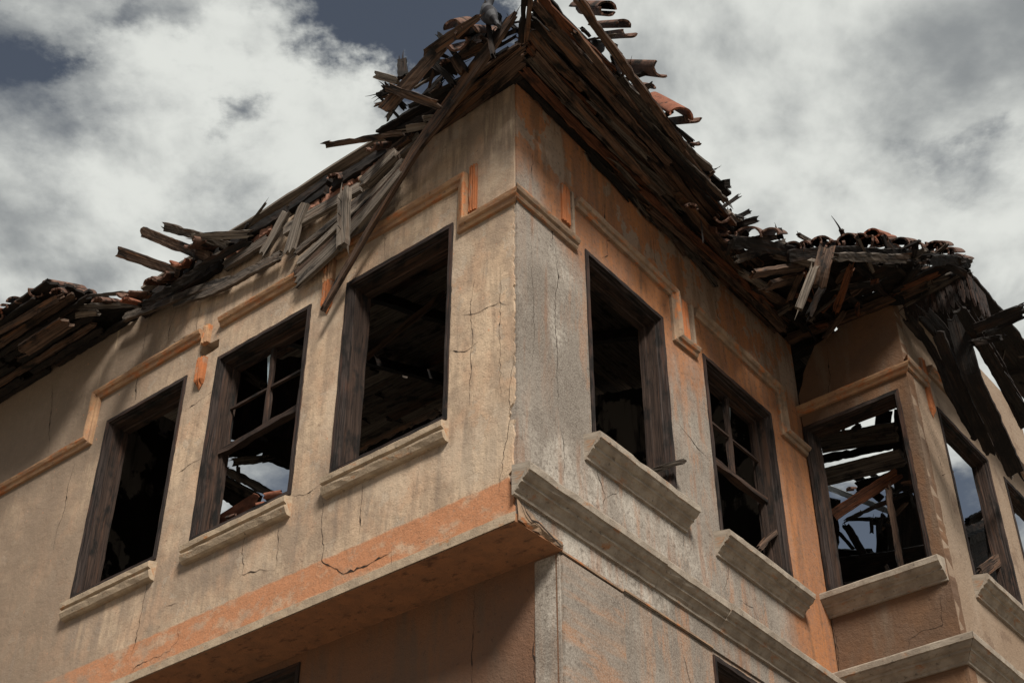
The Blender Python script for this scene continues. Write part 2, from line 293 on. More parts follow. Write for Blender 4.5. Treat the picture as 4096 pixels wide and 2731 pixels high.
def wall(name, F, outline, holes, thick, mats, parent, cracks=(), rag=.0, off=0.):
    def sub(poly, amp):
        out = []
        for i, p in enumerate(poly):
            q = poly[(i+1) % len(poly)]; L = math.hypot(q[0]-p[0], q[1]-p[1]); k = max(1, int(L/.05)) if amp else 1
            for j in range(k):
                t = j/k; dx, dz = (q[0]-p[0])/max(L, 1e-6), (q[1]-p[1])/max(L, 1e-6); a = R.uniform(-amp, amp) if j else 0
                out.append((p[0]+(q[0]-p[0])*t-dz*a, p[1]+(q[1]-p[1])*t+dx*a))
        return out
    polys = [sub(outline, rag)]+[sub(h, .004) for h in holes]
    flatp = [p for q in polys for p in q]
    tris = tessellate_polygon([[Vector((p[0], p[1], 0)) for p in q] for q in polys])
    mb = MB(); mb.v = [tuple(F(p[0], off, p[1])) for p in flatp]+[tuple(F(p[0], off-thick, p[1])) for p in flatp]; n = len(flatp)
    for t in tris:
        a, b, c = (flatp[i] for i in t)
        if abs((b[0]-a[0])*(c[1]-a[1])-(b[1]-a[1])*(c[0]-a[0])) < 1e-9: continue
        mb.f.append(tuple(t)); mb.uv += [flatp[i] for i in t]; mb.mi.append(0)
        mb.f.append(tuple(i+n for i in reversed(t))); mb.uv += [flatp[i] for i in reversed(t)]; mb.mi.append(2)
    i0 = 0
    for q in polys:
        k = len(q)
        for j in range(k):
            a = i0+j; b = i0+(j+1) % k; mb.f.append((a, b, b+n, a+n)); p, r = flatp[a], flatp[b]
            mb.uv += [p, r, (r[0]+thick, r[1]), (p[0]+thick, p[1])]; mb.mi.append(0)
        i0 += k
    for line in cracks:            # open cracks: dark slots lying in the plaster
        pts = [line[0]]
        for a, b in zip(line, line[1:]):
            L = math.hypot(b[0]-a[0], b[1]-a[1]); k = max(2, int(L/.025))
            for j in range(1, k+1):
                t = j/k; amp = .0075 if j < k else .003
                pts.append((a[0]+(b[0]-a[0])*t+R.uniform(-amp, amp), a[1]+(b[1]-a[1])*t+R.uniform(-amp, amp)))
        N_ = len(pts); w0 = R.uniform(.0009, .0021); rows = []
        for j, p in enumerate(pts):
            a = pts[max(0, j-1)]; b = pts[min(N_-1, j+1)]; L = math.hypot(b[0]-a[0], b[1]-a[1]) or 1; tx, tz = (b[0]-a[0])/L, (b[1]-a[1])/L
            w = w0*R.uniform(.5, 1.5)*min(1, 3*j/N_+.15, 3*(N_-1-j)/N_+.15)
            if R.random() < .10: w *= R.uniform(2., 4.)
            rows.append([F(p[0]-tz*w, off+.002, p[1]+tx*w), F(p[0]+tz*w, off+.002, p[1]-tx*w)])
        mb.grid(rows, lambda a, b: (a*.02, b*.01), 1)
    o = mb.build(name, mats, parent); return o

def sweep(name, F, path, prof, mats, parent, mitre0=0, mitre1=0, jig=.0015, off=0.):
    """moulding: profile (d across the path, o out from the wall) along a path in the wall"""
    pts = [path[0]]; keep = [True]
    for a, b in zip(path, path[1:]):
        L = math.hypot(b[0]-a[0], b[1]-a[1]); k = max(1, int(L/.08))
        for j in range(1, k+1): pts.append((a[0]+(b[0]-a[0])*j/k, a[1]+(b[1]-a[1])*j/k)); keep.append(j == k)
    rows = []; L = 0; Ls = []
    for i, p in enumerate(pts):
        def dr(a, b):
            l = math.hypot(b[0]-a[0], b[1]-a[1]); return ((b[0]-a[0])/l, (b[1]-a[1])/l)
        d0 = dr(pts[i-1], p) if i else dr(p, pts[1]); d1 = dr(p, pts[i+1]) if i < len(pts)-1 else d0
        n0 = (-d0[1], d0[0]); n1 = (-d1[1], d1[0]); mx_, mz = n0[0]+n1[0], n0[1]+n1[1]; q = mx_*n0[0]+mz*n0[1]
        mx_, mz = mx_/q, mz/q
        if i: L += math.hypot(p[0]-pts[i-1][0], p[1]-pts[i-1][1])
        Ls.append(L); row = []; chip = R.uniform(.0, 1.) < .12 and keep[i] is False
        for d, o in prof:
            uo = 0
            if i == 0: uo = mitre0*o
            if i == len(pts)-1: uo = mitre1*o
            oo = o*(R.uniform(.93, .985) if chip and o > .02 else 1)+(R.uniform(-jig, jig) if o > .006 else 0)
            row.append(F(p[0]+mx_*d+uo, off+oo, p[1]+mz*d))
        rows.append(row)
    ac = [0]
    for p, q in zip(prof, prof[1:]): ac.append(ac[-1]+math.hypot(q[0]-p[0], q[1]-p[1]))
    s0 = R.uniform(0, 20); mb = MB(); mb.grid(rows, lambda a, b: (Ls[a]+s0, ac[b]+s0))
    for e in (0, -1):
        if (mitre0, mitre1)[e] == 0:
            mb.face(rows[e] if e else rows[e][::-1], [(d, o) for d, o in prof])
    return mb.build(name, mats, parent)

def boxF(mb, F, u0, u1, o0, o1, z0, z1, jit=.002, mi=0):
    """a squared stick in wall coordinates, its long side cut into steps and worn"""
    ext = [u1-u0, o1-o0, z1-z0]; ax = max(range(3), key=lambda i: abs(ext[i])); k = max(1, int(abs(ext[ax])/.1))
    c = [(0, 0), (1, 0), (1, 1), (0, 1)]; rows = []
    oth = [i for i in range(3) if i != ax]; lo = [u0, o0, z0]
    for s in range(k+1):
        row = []
        for a, b in c:
            p = [0, 0, 0]; p[ax] = lo[ax]+ext[ax]*s/k
            p[oth[0]] = lo[oth[0]]+ext[oth[0]]*a+R.uniform(-jit, jit); p[oth[1]] = lo[oth[1]]+ext[oth[1]]*b+R.uniform(-jit, jit)
            row.append(F(*p))
        rows.append(row)
    w = [0, abs(ext[oth[0]]), abs(ext[oth[0]])+abs(ext[oth[1]]), 2*abs(ext[oth[0]])+abs(ext[oth[1]]), 2*abs(ext[oth[0]])+2*abs(ext[oth[1]])]
    s0 = R.uniform(0, 50)
    mb.grid(rows, lambda a, b: (abs(ext[ax])*a/k+s0, w[b]+s0), mi, True)
    mb.face(rows[0][::-1], [(s0, 0), (s0+.05, 0), (s0+.05, .05), (s0, .05)], mi); mb.face(rows[-1], [(s0, 0), (s0+.05, 0), (s0+.05, .05), (s0, .05)], mi)

CAS = [(0, -.03), (0, .010), (.032, .010), (.034, -.008), (.042, -.010), (.044, -.030), (.054, -.033), (.056, -.108), (.074, -.110), (.074, -.16), (.0, -.17)]
def window(F, u0, u1, z0, z1, parent, sash=None, bottom=True, sill=None, sillmat='sill', mlabel=None, depth=1., fm='frame', jm='jamb'):
    mb = MB(); prof = [(d, o*depth) for d, o in CAS]
    cor = [((u0, z0), (1, 1)), ((u0, z1), (1, -1)), ((u1, z1), (-1, -1)), ((u1, z0), (-1, 1))]
    for k in range(4 if bottom else 3):
        (p, pd), (q, qd) = cor[k], cor[(k+1) % 4]; seg = 14; rows = []; s0 = R.uniform(0, 60); L = math.hypot(q[0]-p[0], q[1]-p[1])
        for s in range(seg+1):
            t = s/seg; row = []
            for d, o in prof:
                a = (p[0]+pd[0]*d, p[1]+pd[1]*d); b = (q[0]+qd[0]*d, q[1]+qd[1]*d); j = .0022 if 0 < s < seg else 0
                row.append(F(a[0]+(b[0]-a[0])*t+R.uniform(-j, j), o+R.uniform(-j, j), a[1]+(b[1]-a[1])*t+R.uniform(-j, j)))
            rows.append(row)
        acc = [0]
        for a, b in zip(prof, prof[1:]): acc.append(acc[-1]+math.hypot(b[0]-a[0], b[1]-a[1]))
        i0 = len(mb.f); mb.grid(rows, lambda a, b: (L*a/seg+s0, acc[b]+s0), 0)
        npf = len(prof)-1
        for f_ in range(i0, len(mb.f)):
            if (f_-i0) % npf >= 6: mb.mi[f_] = 1
    w = mb.build('window', [M[fm], M[jm]], parent)
    if mlabel: w['label'] = mlabel
    if sash == 'cross':
        s = MB(); o0, o1 = -.135, -.100; uc = (u0+u1)/2; zr = z0+.75
        tl = R.uniform(-.018, .018); boxF(s, lambda u, o, z: F(u, o, z+tl*(u-uc)/.4), u0+.06, u1-.06, o0, o1+.02, zr-.02, zr+.025, .006)
        boxF(s, lambda u, o, z: F(u+.02*(z-zr-.3), o, z), uc-.015, uc+.018, o0, o1, zr+.026, z1-.06, .005)
        gl = MB(); q = [(uc+.03, zr+.36), (uc+.075, zr+.66), (uc+.032, zr+.67)]; gl.face([F(a, -.118, b) for a, b in q], q); gl.face([F(a, -.122, b) for a, b in q[::-1]], q); gl.build('glass_shard', M['glass'], w)
        boxF(s, F, uc+.02, u1-.06, o0+.008, o1-.005, zr+.345, zr+.362, .003); boxF(s, F, u0+.06, uc-.018, o0+.008, o1-.005, zr+.345, zr+.362, .002)
        boxF(s, F, u0+.05, u0+.082, o0-.002, o1+.004, z0+.1, z1-.055, .003); boxF(s, F, u1-.082, u1-.05, o0-.002, o1+.004, z0+.1, z1-.055, .003)
        boxF(s, F, u0+.06, u1-.06, o0-.001, o1+.002, z1-.080, z1-.05, .003)
        s.build('sash', M['jamb'], w)
    if sill:
        a, b, zb, pr, m0, m1 = sill
        sweep('sill', F, [(a, zb), (b, zb)], pr, M[sillmat], w, m0, m1, .0025)
    return w

# ---------------------------------------------------------------- boards, tiles
def board_mesh(mb, P3, w, th, nrm, wprof=None, rough=1., ragged=.06, tone='brown', mi=0, straight=0., spikes=0):
    pts = [Vector(p) for p in P3]
    if straight:
        L0 = len(pts)-1; pts = [p.lerp(pts[0].lerp(pts[-1], i/L0), straight) for i, p in enumerate(pts)]
    # resample with a smooth curve
    def cat(i, t):
        p0 = pts[max(0, i-1)]; p1 = pts[i]; p2 = pts[i+1]; p3 = pts[min(len(pts)-1, i+2)]
        if i == 0: p0 = p1*2-p2
        if i+2 > len(pts)-1: p3 = p2*2-p1
        return .5*((2*p1)+(p2-p0)*t+(2*p0-5*p1+4*p2-p3)*t*t+(3*p1-p0-3*p2+p3)*t**3)
    total = sum((b-a).length for a, b in zip(pts, pts[1:])); n = max(6, min(40, int(total/.035)))
    axis = []; wm = []
    for k in range(n+1):
        x = k/n*(len(pts)-1); i = min(len(pts)-2, int(x)); axis.append(cat(i, x-i))
        if wprof:
            y = k/n*(len(wprof)-1); j = min(len(wprof)-2, int(y)); wm.append(wprof[j]+(wprof[j+1]-wprof[j])*(y-j))
        else: wm.append(1.)
    nw = 4; N = Vector(nrm); jit = {'char': .0055, 'brown': .003, 'grey': .0025, 'dgrey': .004, 'red': .004}.get(tone, .002)*rough
    jit = min(jit, w*.09)
    ends = [[R.uniform(0, 1)**1.6*min(ragged, total*.16) for _ in range(nw+1)] for _ in range(2)]
    tw = R.uniform(-.06, .06); s0 = R.uniform(0, 90); rows = []; ed = [0, 0]
    for k in range(n+1):
        t = (axis[min(n, k+1)]-axis[max(0, k-1)]).normalized(); nn = (N-t*N.dot(t)).normalized(); wd = t.cross(nn)
        a = tw*(k/n-.5)*2; wd2 = wd*math.cos(a)+nn*math.sin(a); nn2 = nn*math.cos(a)-wd*math.sin(a); c = axis[k]
        for e in (0, 1):
            ed[e] = ed[e]*.6+R.uniform(-1, 1)*jit
            if R.random() < .06: ed[e] -= jit*2.2
        top = []; bot = []
        for j in range(nw+1):
            x = (j/nw-.5)*w*wm[k]
            if j == 0: x -= ed[0]
            if j == nw: x += ed[1]
            sh = Vector()
            if k == 0: sh = t*(ends[0][j])
            elif k == n: sh = -t*(ends[1][j])
            cup = R.uniform(-1, 1)*jit*.5
            top.append(c+wd2*x+nn2*(th/2+cup)+sh); bot.append(c+wd2*x+nn2*(-th/2+R.uniform(-1, 1)*jit*.5)+sh*R.uniform(.6, 1.1))
        rows.append(top+bot[::-1])
    per = [j/nw*w for j in range(nw+1)]; per = per+[w+th+j/nw*w for j in range(nw+1)]+[2*w+2*th]
    mb.grid(rows, lambda a, b: (total*a/n+s0, per[b]+s0*.7), mi, True)
    for r, fl in ((rows[0], True), (rows[-1], False)):
        for j in range(nw):
            q = [r[j], r[j+1], r[2*nw-j], r[2*nw+1-j]]
            mb.face(q[::-1] if fl else q, [(s0+j*.02, s0), (s0+j*.02+.02, s0), (s0+j*.02+.02, s0+th), (s0+j*.02, s0+th)], mi)
    for _ in range(spikes):          # long splinters torn from the ends
        e = R.choice((0, n)); t = (axis[1]-axis[0]).normalized()*(-1 if e == 0 else 1) if e == 0 else (axis[n]-axis[n-1]).normalized()
        nn = (N-t*N.dot(t)).normalized(); wd = t.cross(nn); c = axis[e]-t*R.uniform(.03, .09)+wd*R.uniform(-.42, .42)*w*wm[e]+nn*R.uniform(-.4, .4)*th
        Ls = R.uniform(.05, .15); a = R.uniform(.004, .010); b = R.uniform(.003, .006); dv = wd*R.uniform(-.2, .2)+nn*R.uniform(-.15, .15); rws = []
        for f in (0, .4, .75, 1.):
            q = c+(t+dv*f)*Ls*f; k = 1-f*.85; rws.append([q+wd*a*k+nn*b*k, q-wd*a*k+nn*b*k, q-wd*a*k-nn*b*k, q+wd*a*k-nn*b*k])
        mb.grid(rws, lambda x, y: (s0+x*.04, s0+y*.01), mi, True)
def tile_mesh(mb, A, B, r, convex, thick=.014, span=2.7):
    A = Vector(A); B = Vector(B); ax = B-A; L = ax.length; t = ax.normalized()
    up = UP-t*UP.dot(t); up = up.normalized() if up.length > .05 else nL.copy()
    if convex == 'D':
        up = -up*.8+Vector((0, -1, 0))*.45; up = (up-t*up.dot(t)).normalized()
    side = t.cross(up); n = 9; m = 11; rag = [R.uniform(0, .02) for _ in range(m+1)]; lack = R.random() < .3
    rows = []; tilt = R.uniform(-.25, .25); s0 = R.uniform(0, 50)
    for k in range(n+1):
        f = k/n; rr = r*(1-.16*f); out = []; inn = []
        for j in range(m+1):
            a = (j/m-.5)*span+tilt; sag = 1+.03*math.sin(f*3+j)
            d = up*math.cos(a)+side*math.sin(a); sh = t*(rag[j]+(.03*abs(math.sin(j*1.3)) if lack else 0)) if k == 0 else (-t*rag[m-j] if k == n else Vector())
            c = A+t*(L*f)+sh-up*r*.55
            out.append(c+d*rr*sag); inn.append(c+d*(rr*sag-thick))
        rows.append(out+inn[::-1])
    mb.grid(rows, lambda a, b: (L*a/n+s0, b*r*.25+s0), 0, True)
    for r_, fl in ((rows[0], True), (rows[-1], False)):
        for j in range(m):
            q = [r_[j], r_[j+1], r_[2*m-j], r_[2*m+1-j]]; mb.face(q[::-1] if fl else q, [(s0, j*.02), (s0, j*.02+.02), (s0+.015, j*.02+.02), (s0+.015, j*.02)])

LOOSE=[
('long brown plank hanging diagonally from the roof corner across the cream wall', 'loose boards on the broken corner eave', 'brown', [(0.026, 5.952, 8.825), (-0.235, 6.27, 8.662), (-0.486, 6.595, 8.529), (-0.668, 6.848, 8.454), (-0.935, 7.159, 8.121), (-1.145, 7.346, 7.797), (-1.271, 7.45, 7.568)], 0.123, 0.03, (-0.721, -0.688, -0.076), [0.5, 1, 1.05, 0.8, 0.45, 0.55, 0.35]),
('wide dark board with rotted holes at the left of the corner eave, upper one', 'loose boards on the broken corner eave', 'brown', [(-0.198, 5.967, 8.806), (-0.326, 6.074, 8.806), (-0.582, 6.271, 8.765)], 0.073, 0.03, (-0.304, -0.495, -0.814), [0.45, 1, 1]),
('widest board of the corner eave, hanging free with a broad flat lower end', 'loose boards on the broken corner eave', 'brown', [(-0.429, 6.185, 8.815), (-0.629, 6.323, 8.638), (-0.847, 6.465, 8.45)], 0.093, 0.028, (0.059, -0.758, -0.65), [0.8, 1, 0.9]),
('thin upright batten standing in front of the pigeon', 'loose boards on the broken corner eave', 'char', [(-0.179, 6.121, 9.122), (-0.147, 6.094, 8.803), (-0.117, 6.069, 8.516)], 0.029, 0.03, (-0.329, -0.943, 0.047), None),
('thin dark slat with a nail leaning across the gap below the corner tiles', 'loose boards on the broken corner eave', 'char', [(-0.501, 6.347, 9.087), (-0.404, 6.306, 8.89), (-0.284, 6.285, 8.624)], 0.031, 0.025, (-0.577, -0.8, -0.163), None),
('short dark batten bridging the widest broken board and the eave', 'loose boards on the broken corner eave', 'char', [(-0.575, 6.344, 8.838), (-0.47, 6.334, 8.715), (-0.359, 6.347, 8.564)], 0.047, 0.03, (-0.494, -0.772, -0.399), None),
('short greyish block of timber wedged under the diagonal plank', 'loose boards on the broken corner eave', 'brown', [(-0.393, 6.323, 8.815), (-0.318, 6.339, 8.665)], 0.057, 0.04, (-0.429, -0.851, -0.304), None),
('short grey board stub pointing left at the corner eave, uppermost stub', 'loose boards on the broken corner eave', 'grey', [(-0.92, 6.499, 8.842), (-0.839, 6.457, 8.759), (-0.751, 6.424, 8.698)], 0.049, 0.03, (-0.66, -0.582, -0.475), None),
('upright charred stub with a ragged top left of the corner eave', 'loose boards on the broken corner eave', 'char', [(-0.73, 6.407, 8.886), (-0.717, 6.396, 8.681)], 0.061, 0.03, (-0.197, -0.98, 0.041), None),
('tiny charred stub poking out behind the widest broken board', 'loose boards on the broken corner eave', 'char', [(-0.891, 6.449, 8.583), (-0.81, 6.434, 8.612)], 0.043, 0.03, (0.121, -0.706, -0.697), None),
('greyish brown batten laid across the lower end of the widest board', 'loose boards on the broken corner eave', 'brown', [(-0.826, 6.37, 8.588), (-0.646, 6.324, 8.448), (-0.455, 6.374, 8.4)], 0.058, 0.04, (-0.321, -0.687, -0.652), None),
('small splintered batten end under the corner eave against the cloud', 'loose boards on the broken corner eave', 'char', [(-0.684, 6.499, 8.532), (-0.591, 6.486, 8.569)], 0.031, 0.03, (0.17, -0.72, -0.673), None),
('long charred board jutting left from the eave against the bright cloud', 'loose boards on the broken corner eave', 'brown', [(-1.317, 6.956, 8.637), (-1.043, 6.86, 8.577), (-0.873, 6.823, 8.599), (-0.718, 6.825, 8.629)], 0.046, 0.035, (-0.153, -0.658, -0.737), None),
('stubby grey timber block where the diagonal plank crosses the eave, lower one', 'loose boards on the broken corner eave', 'grey', [(-0.714, 6.782, 8.615), (-0.567, 6.752, 8.62)], 0.054, 0.05, (-0.111, -0.665, -0.738), None),
('small pale grained block on the eave just above another stubby timber', 'loose boards on the broken corner eave', 'grey', [(-0.603, 6.691, 8.621), (-0.529, 6.695, 8.639)], 0.039, 0.05, (0.219, -0.682, -0.698), None),
('charred batten running up behind the stubby timber blocks', 'loose boards on the broken corner eave', 'char', [(-0.805, 6.987, 8.807), (-0.506, 6.649, 8.661)], 0.038, 0.03, (-0.65, -0.268, -0.711), None),
('dark ragged batten under the corner tiles, middle of three', 'loose boards on the broken corner eave', 'char', [(-0.627, 6.581, 8.877), (-0.481, 6.486, 8.886), (-0.337, 6.406, 8.872)], 0.06, 0.03, (-0.332, -0.53, -0.78), None),
('brown batten below the corner tiles running to the diagonal plank', 'loose boards on the broken corner eave', 'brown', [(-0.351, 6.418, 8.923), (-0.167, 6.201, 8.797)], 0.068, 0.03, (-0.714, -0.22, -0.665), None),
('lowest dark batten behind the diagonal plank with sky on both sides', 'loose boards on the broken corner eave', 'char', [(-0.598, 6.622, 8.742), (-0.387, 6.5, 8.741)], 0.05, 0.03, (-0.321, -0.548, -0.773), None),
('splintered board end pointing right beside the hip rafter, upper one', 'loose boards on the broken corner eave', 'char', [(-0.118, 6.226, 8.854), (0.038, 6.019, 8.733)], 0.029, 0.025, (-0.732, -0.168, -0.66), None),
('splintered board end pointing right beside the hip rafter, lower one', 'loose boards on the broken corner eave', 'char', [(-0.105, 6.267, 8.846), (0.035, 6.073, 8.741)], 0.022, 0.025, (-0.717, -0.155, -0.68), None),
('short twig like splinter behind the tip of the diagonal plank', 'loose boards on the broken corner eave', 'char', [(-0.042, 6.085, 8.859), (0.047, 5.96, 8.739)], 0.015, 0.02, (-0.87, -0.178, -0.46), None),
('pale grey slat with a burnt tip hanging from the roof edge left of another slat', 'loose boards hanging on the cream facade', 'grey', [(-1.658, 7.756, 8.769), (-1.721, 7.821, 8.647), (-1.775, 7.878, 8.547), (-1.85, 7.953, 8.491)], 0.092, 0.03, (-0.676, -0.735, -0.055), None),
('pale grey slat hanging from the roof edge above the middle window', 'loose boards hanging on the cream facade', 'grey', [(-1.511, 7.635, 8.728), (-1.565, 7.692, 8.643), (-1.587, 7.736, 8.524), (-1.613, 7.77, 8.351)], 0.1, 0.03, (-0.663, -0.743, -0.089), None),
('upright pale batten full of nails hanging over the fallen boards', 'loose boards hanging on the cream facade', 'grey', [(-1.163, 7.218, 8.469), (-1.152, 7.222, 8.178), (-1.138, 7.236, 7.926)], 0.082, 0.05, (-0.635, -0.771, -0.055), None),
('thick weathered grey timber leaning on the brick row', 'loose boards hanging on the cream facade', 'grey', [(-0.789, 7.013, 8.635), (-0.889, 7.082, 8.56), (-1.049, 7.202, 8.483)], 0.101, 0.06, (-0.596, -0.802, 0.024), None),
('dark saw toothed board, top one of the fan of fallen boards', 'loose boards hanging on the cream facade', 'dgrey', [(-1.568, 7.746, 8.326), (-1.223, 7.449, 8.398), (-0.93, 7.181, 8.464), (-0.724, 6.985, 8.547)], 0.07, 0.025, (-0.669, -0.744, -0.008), [1, 1, 0.9, 0.6]),
('grey board second from the top in the fan of fallen boards', 'loose boards hanging on the cream facade', 'grey', [(-1.528, 7.7, 8.196), (-1.202, 7.393, 8.28), (-0.889, 7.121, 8.397), (-0.727, 6.962, 8.506)], 0.064, 0.025, (-0.675, -0.738, -0.015), [1, 1, 0.9, 0.6]),
('dark board third from the top in the fan of fallen boards', 'loose boards hanging on the cream facade', 'brown', [(-1.536, 7.72, 8.11), (-1.16, 7.345, 8.13), (-0.9, 7.104, 8.265), (-0.722, 6.932, 8.44)], 0.066, 0.025, (-0.691, -0.722, -0.021), [1, 1, 0.9, 0.6]),
('lowest and longest grey board in the fan of fallen boards', 'loose boards hanging on the cream facade', 'grey', [(-1.523, 7.709, 8.028), (-1.195, 7.374, 8.033), (-0.933, 7.106, 8.16), (-0.724, 6.907, 8.371)], 0.114, 0.03, (-0.702, -0.711, -0.027), [1, 1.1, 0.9, 0.6]),
('long charred saw edged board lying along the cream wall below the bare plaster', 'loose boards hanging on the cream facade', 'dgrey', [(-2.652, 8.628, 8.551), (-2.108, 8.179, 8.368), (-1.82, 7.942, 8.37), (-1.66, 7.81, 8.385)], 0.084, 0.03, (-0.636, -0.771, 0.0), [0.3, 1, 1, 1]),
('thin grey lath on the wall head meeting the long saw edged board', 'loose boards hanging on the cream facade', 'dgrey', [(-3.137, 8.976, 8.716), (-2.654, 8.604, 8.599), (-2.38, 8.391, 8.558), (-2.099, 8.185, 8.474)], 0.072, 0.03, (-0.607, -0.794, -0.007), None),
('grey board jutting left over the roof edge, lowest of three', 'broken roof boards over the cream facade', 'brown', [(-3.143, 8.528, 9.05), (-2.846, 8.477, 8.878), (-2.538, 8.456, 8.747)], 0.085, 0.04, (-0.364, -0.752, -0.55), None),
('grey board jutting left with a splintered tip, middle of three', 'broken roof boards over the cream facade', 'brown', [(-2.943, 8.427, 9.169), (-2.648, 8.313, 8.928), (-2.312, 8.296, 8.769)], 0.082, 0.04, (-0.466, -0.736, -0.491), None),
('dark board jutting left with a splintered tip, uppermost of three', 'broken roof boards over the cream facade', 'dgrey', [(-2.746, 8.329, 9.137), (-2.46, 8.223, 8.941), (-2.12, 8.163, 8.766)], 0.072, 0.04, (-0.491, -0.703, -0.514), None),
('pale weathered board lying flat on top of three jutting boards', 'broken roof boards over the cream facade', 'grey', [(-2.478, 8.199, 8.891), (-2.261, 8.124, 8.86), (-1.947, 7.994, 8.752)], 0.059, 0.04, (-0.414, -0.623, -0.663), None),
('charred board under the jutting boards running up the roof slope', 'broken roof boards over the cream facade', 'char', [(-2.842, 8.473, 8.419), (-2.613, 8.414, 8.562), (-2.304, 8.263, 8.748), (-1.96, 8.031, 8.725)], 0.065, 0.04, (-0.082, -0.672, -0.736), None),
('round weathered pole lying along the outer edge of the far left eave', 'broken roof boards over the cream facade', 'brown', [(-4.259, 9.228, 8.746), (-3.86, 8.899, 8.685), (-3.664, 8.737, 8.677), (-3.517, 8.616, 8.661)], 0.056, 0.07, (-0.451, -0.438, -0.778), None),
('thin charred lath on the far left eave against the sky, topmost', 'broken roof boards over the cream facade', 'dgrey', [(-3.627, 8.927, 8.866), (-3.443, 8.814, 8.853), (-3.123, 8.641, 8.731), (-2.752, 8.464, 8.571)], 0.029, 0.025, (-0.518, -0.578, -0.63), None),
('charred lath on the far left eave under two leaning tiles', 'broken roof boards over the cream facade', 'dgrey', [(-3.531, 8.912, 8.785), (-3.195, 8.7, 8.633), (-2.841, 8.538, 8.507)], 0.047, 0.03, (-0.555, -0.582, -0.594), None),
('wide pale board hanging down from the far left soffit', 'broken roof boards over the cream facade', 'brown', [(-3.946, 9.125, 8.492), (-3.735, 8.978, 8.533), (-3.499, 8.822, 8.576)], 0.123, 0.025, (0.032, -0.222, -0.975), None),
('small pale splintered board under the far left eave', 'broken roof boards over the cream facade', 'grey', [(-3.61, 9.043, 8.79), (-3.441, 8.903, 8.728), (-3.288, 8.842, 8.679)], 0.061, 0.025, (-0.34, -0.028, -0.94), None),
('black broken lath leaning out at the end of the right eave, uppermost', 'burnt boards over the right eave', 'char', [(1.27, 7.282, 8.935), (1.372, 7.412, 8.949), (1.47, 7.504, 8.936)], 0.033, 0.03, (0.277, -0.247, -0.928), None),
('charred stub pointing right at the eave end, below the leaning lath', 'burnt boards over the right eave', 'char', [(1.386, 7.592, 9.002), (1.479, 7.548, 8.99)], 0.047, 0.03, (-0.376, -0.612, -0.696), None),
('charred spike of wood just above the thick burnt stub', 'burnt boards over the right eave', 'char', [(1.418, 7.632, 8.989), (1.484, 7.554, 8.868)], 0.037, 0.03, (-0.869, -0.463, -0.174), None),
('thick burnt beam end pointing right from the right eave', 'burnt boards over the right eave', 'char', [(1.387, 7.673, 8.898), (1.49, 7.562, 8.825), (1.58, 7.483, 8.777)], 0.065, 0.06, (-0.73, -0.38, -0.568), None),
('small curved burnt splinter under the thick beam end', 'burnt boards over the right eave', 'char', [(1.395, 7.521, 8.735), (1.458, 7.521, 8.715), (1.483, 7.553, 8.699)], 0.02, 0.02, (-0.083, -0.637, -0.766), None),
('upright charred chip standing by the end of the right eave', 'burnt boards over the right eave', 'char', [(1.468, 7.695, 8.823), (1.497, 7.733, 8.73)], 0.047, 0.03, (-0.33, -0.836, -0.438), None),
('pale grey stub with a nail between the two eaves', 'burnt boards over the right eave', 'grey', [(1.582, 7.76, 8.748), (1.688, 7.976, 8.889), (1.816, 8.22, 9.033)], 0.048, 0.04, (0.528, 0.234, -0.816), None),
('charred pointed board between the two eaves, longest of its cluster', 'burnt boards over the right eave', 'char', [(1.658, 8.1, 8.923), (1.776, 8.089, 8.953), (1.894, 8.077, 8.975)], 0.057, 0.04, (0.069, -0.757, -0.65), None),
('small charred board end pointing up between the two eaves', 'burnt boards over the right eave', 'char', [(1.703, 7.995, 8.92), (1.821, 7.984, 8.975)], 0.035, 0.03, (0.183, -0.81, -0.557), None),
('short upright burnt post on the tile row between the two eaves', 'broken boards at the far bay eave', 'char', [(2.068, 8.217, 9.004), (2.067, 8.216, 8.903)], 0.044, 0.04, (-0.349, -0.937, 0.015), None),
('flat weathered board under the first arched tiles of the bay roof', 'broken boards at the far bay eave', 'dgrey', [(1.588, 7.687, 8.4), (1.789, 7.862, 8.582), (2.008, 8.06, 8.776)], 0.047, 0.03, (0.783, -0.464, -0.414), None),
('wide grey board sloping under the tiles at the start of the bay roof', 'broken boards at the far bay eave', 'dgrey', [(1.603, 7.786, 8.316), (1.84, 8.008, 8.581), (2.121, 8.285, 8.915)], 0.064, 0.03, (0.791, -0.576, -0.205), None),
('thin curved stick hanging below the wide grey board', 'broken boards at the far bay eave', 'char', [(1.57, 7.582, 8.34), (1.547, 7.635, 8.295), (1.534, 7.699, 8.279)], 0.025, 0.02, (-0.306, -0.509, -0.804), None),
('light weathered board lying on the bay eave and ending in the middle', 'broken boards at the far bay eave', 'grey', [(1.935, 8.048, 8.603), (2.085, 7.996, 8.504), (2.269, 7.987, 8.437)], 0.056, 0.04, (-0.468, -0.224, -0.855), None),
('pale split post hanging under the end of a light weathered board', 'broken boards at the far bay eave', 'grey', [(2.221, 7.927, 8.385), (2.137, 7.981, 8.201), (2.062, 8.047, 8.029)], 0.061, 0.05, (-0.101, -0.955, -0.278), None),
('wide brown plank standing on end below the bay tiles', 'broken boards at the far bay eave', 'brown', [(2.332, 7.906, 8.561), (2.239, 7.868, 8.289), (2.226, 8.014, 8.228)], 0.123, 0.03, (-0.162, -0.952, -0.258), None),
('thin dark continuation of a brown plank reaching to the wall plate', 'broken boards at the far bay eave', 'char', [(2.352, 8.255, 8.482), (2.201, 8.306, 8.203)], 0.051, 0.03, (-0.003, -0.984, -0.176), None),
('reddish short rafter hanging in the black of the bay eave', 'broken boards at the far bay eave', 'red', [(2.582, 8.224, 8.64), (2.536, 8.409, 8.555), (2.535, 8.732, 8.584)], 0.052, 0.05, (-0.43, -0.138, -0.892), None),
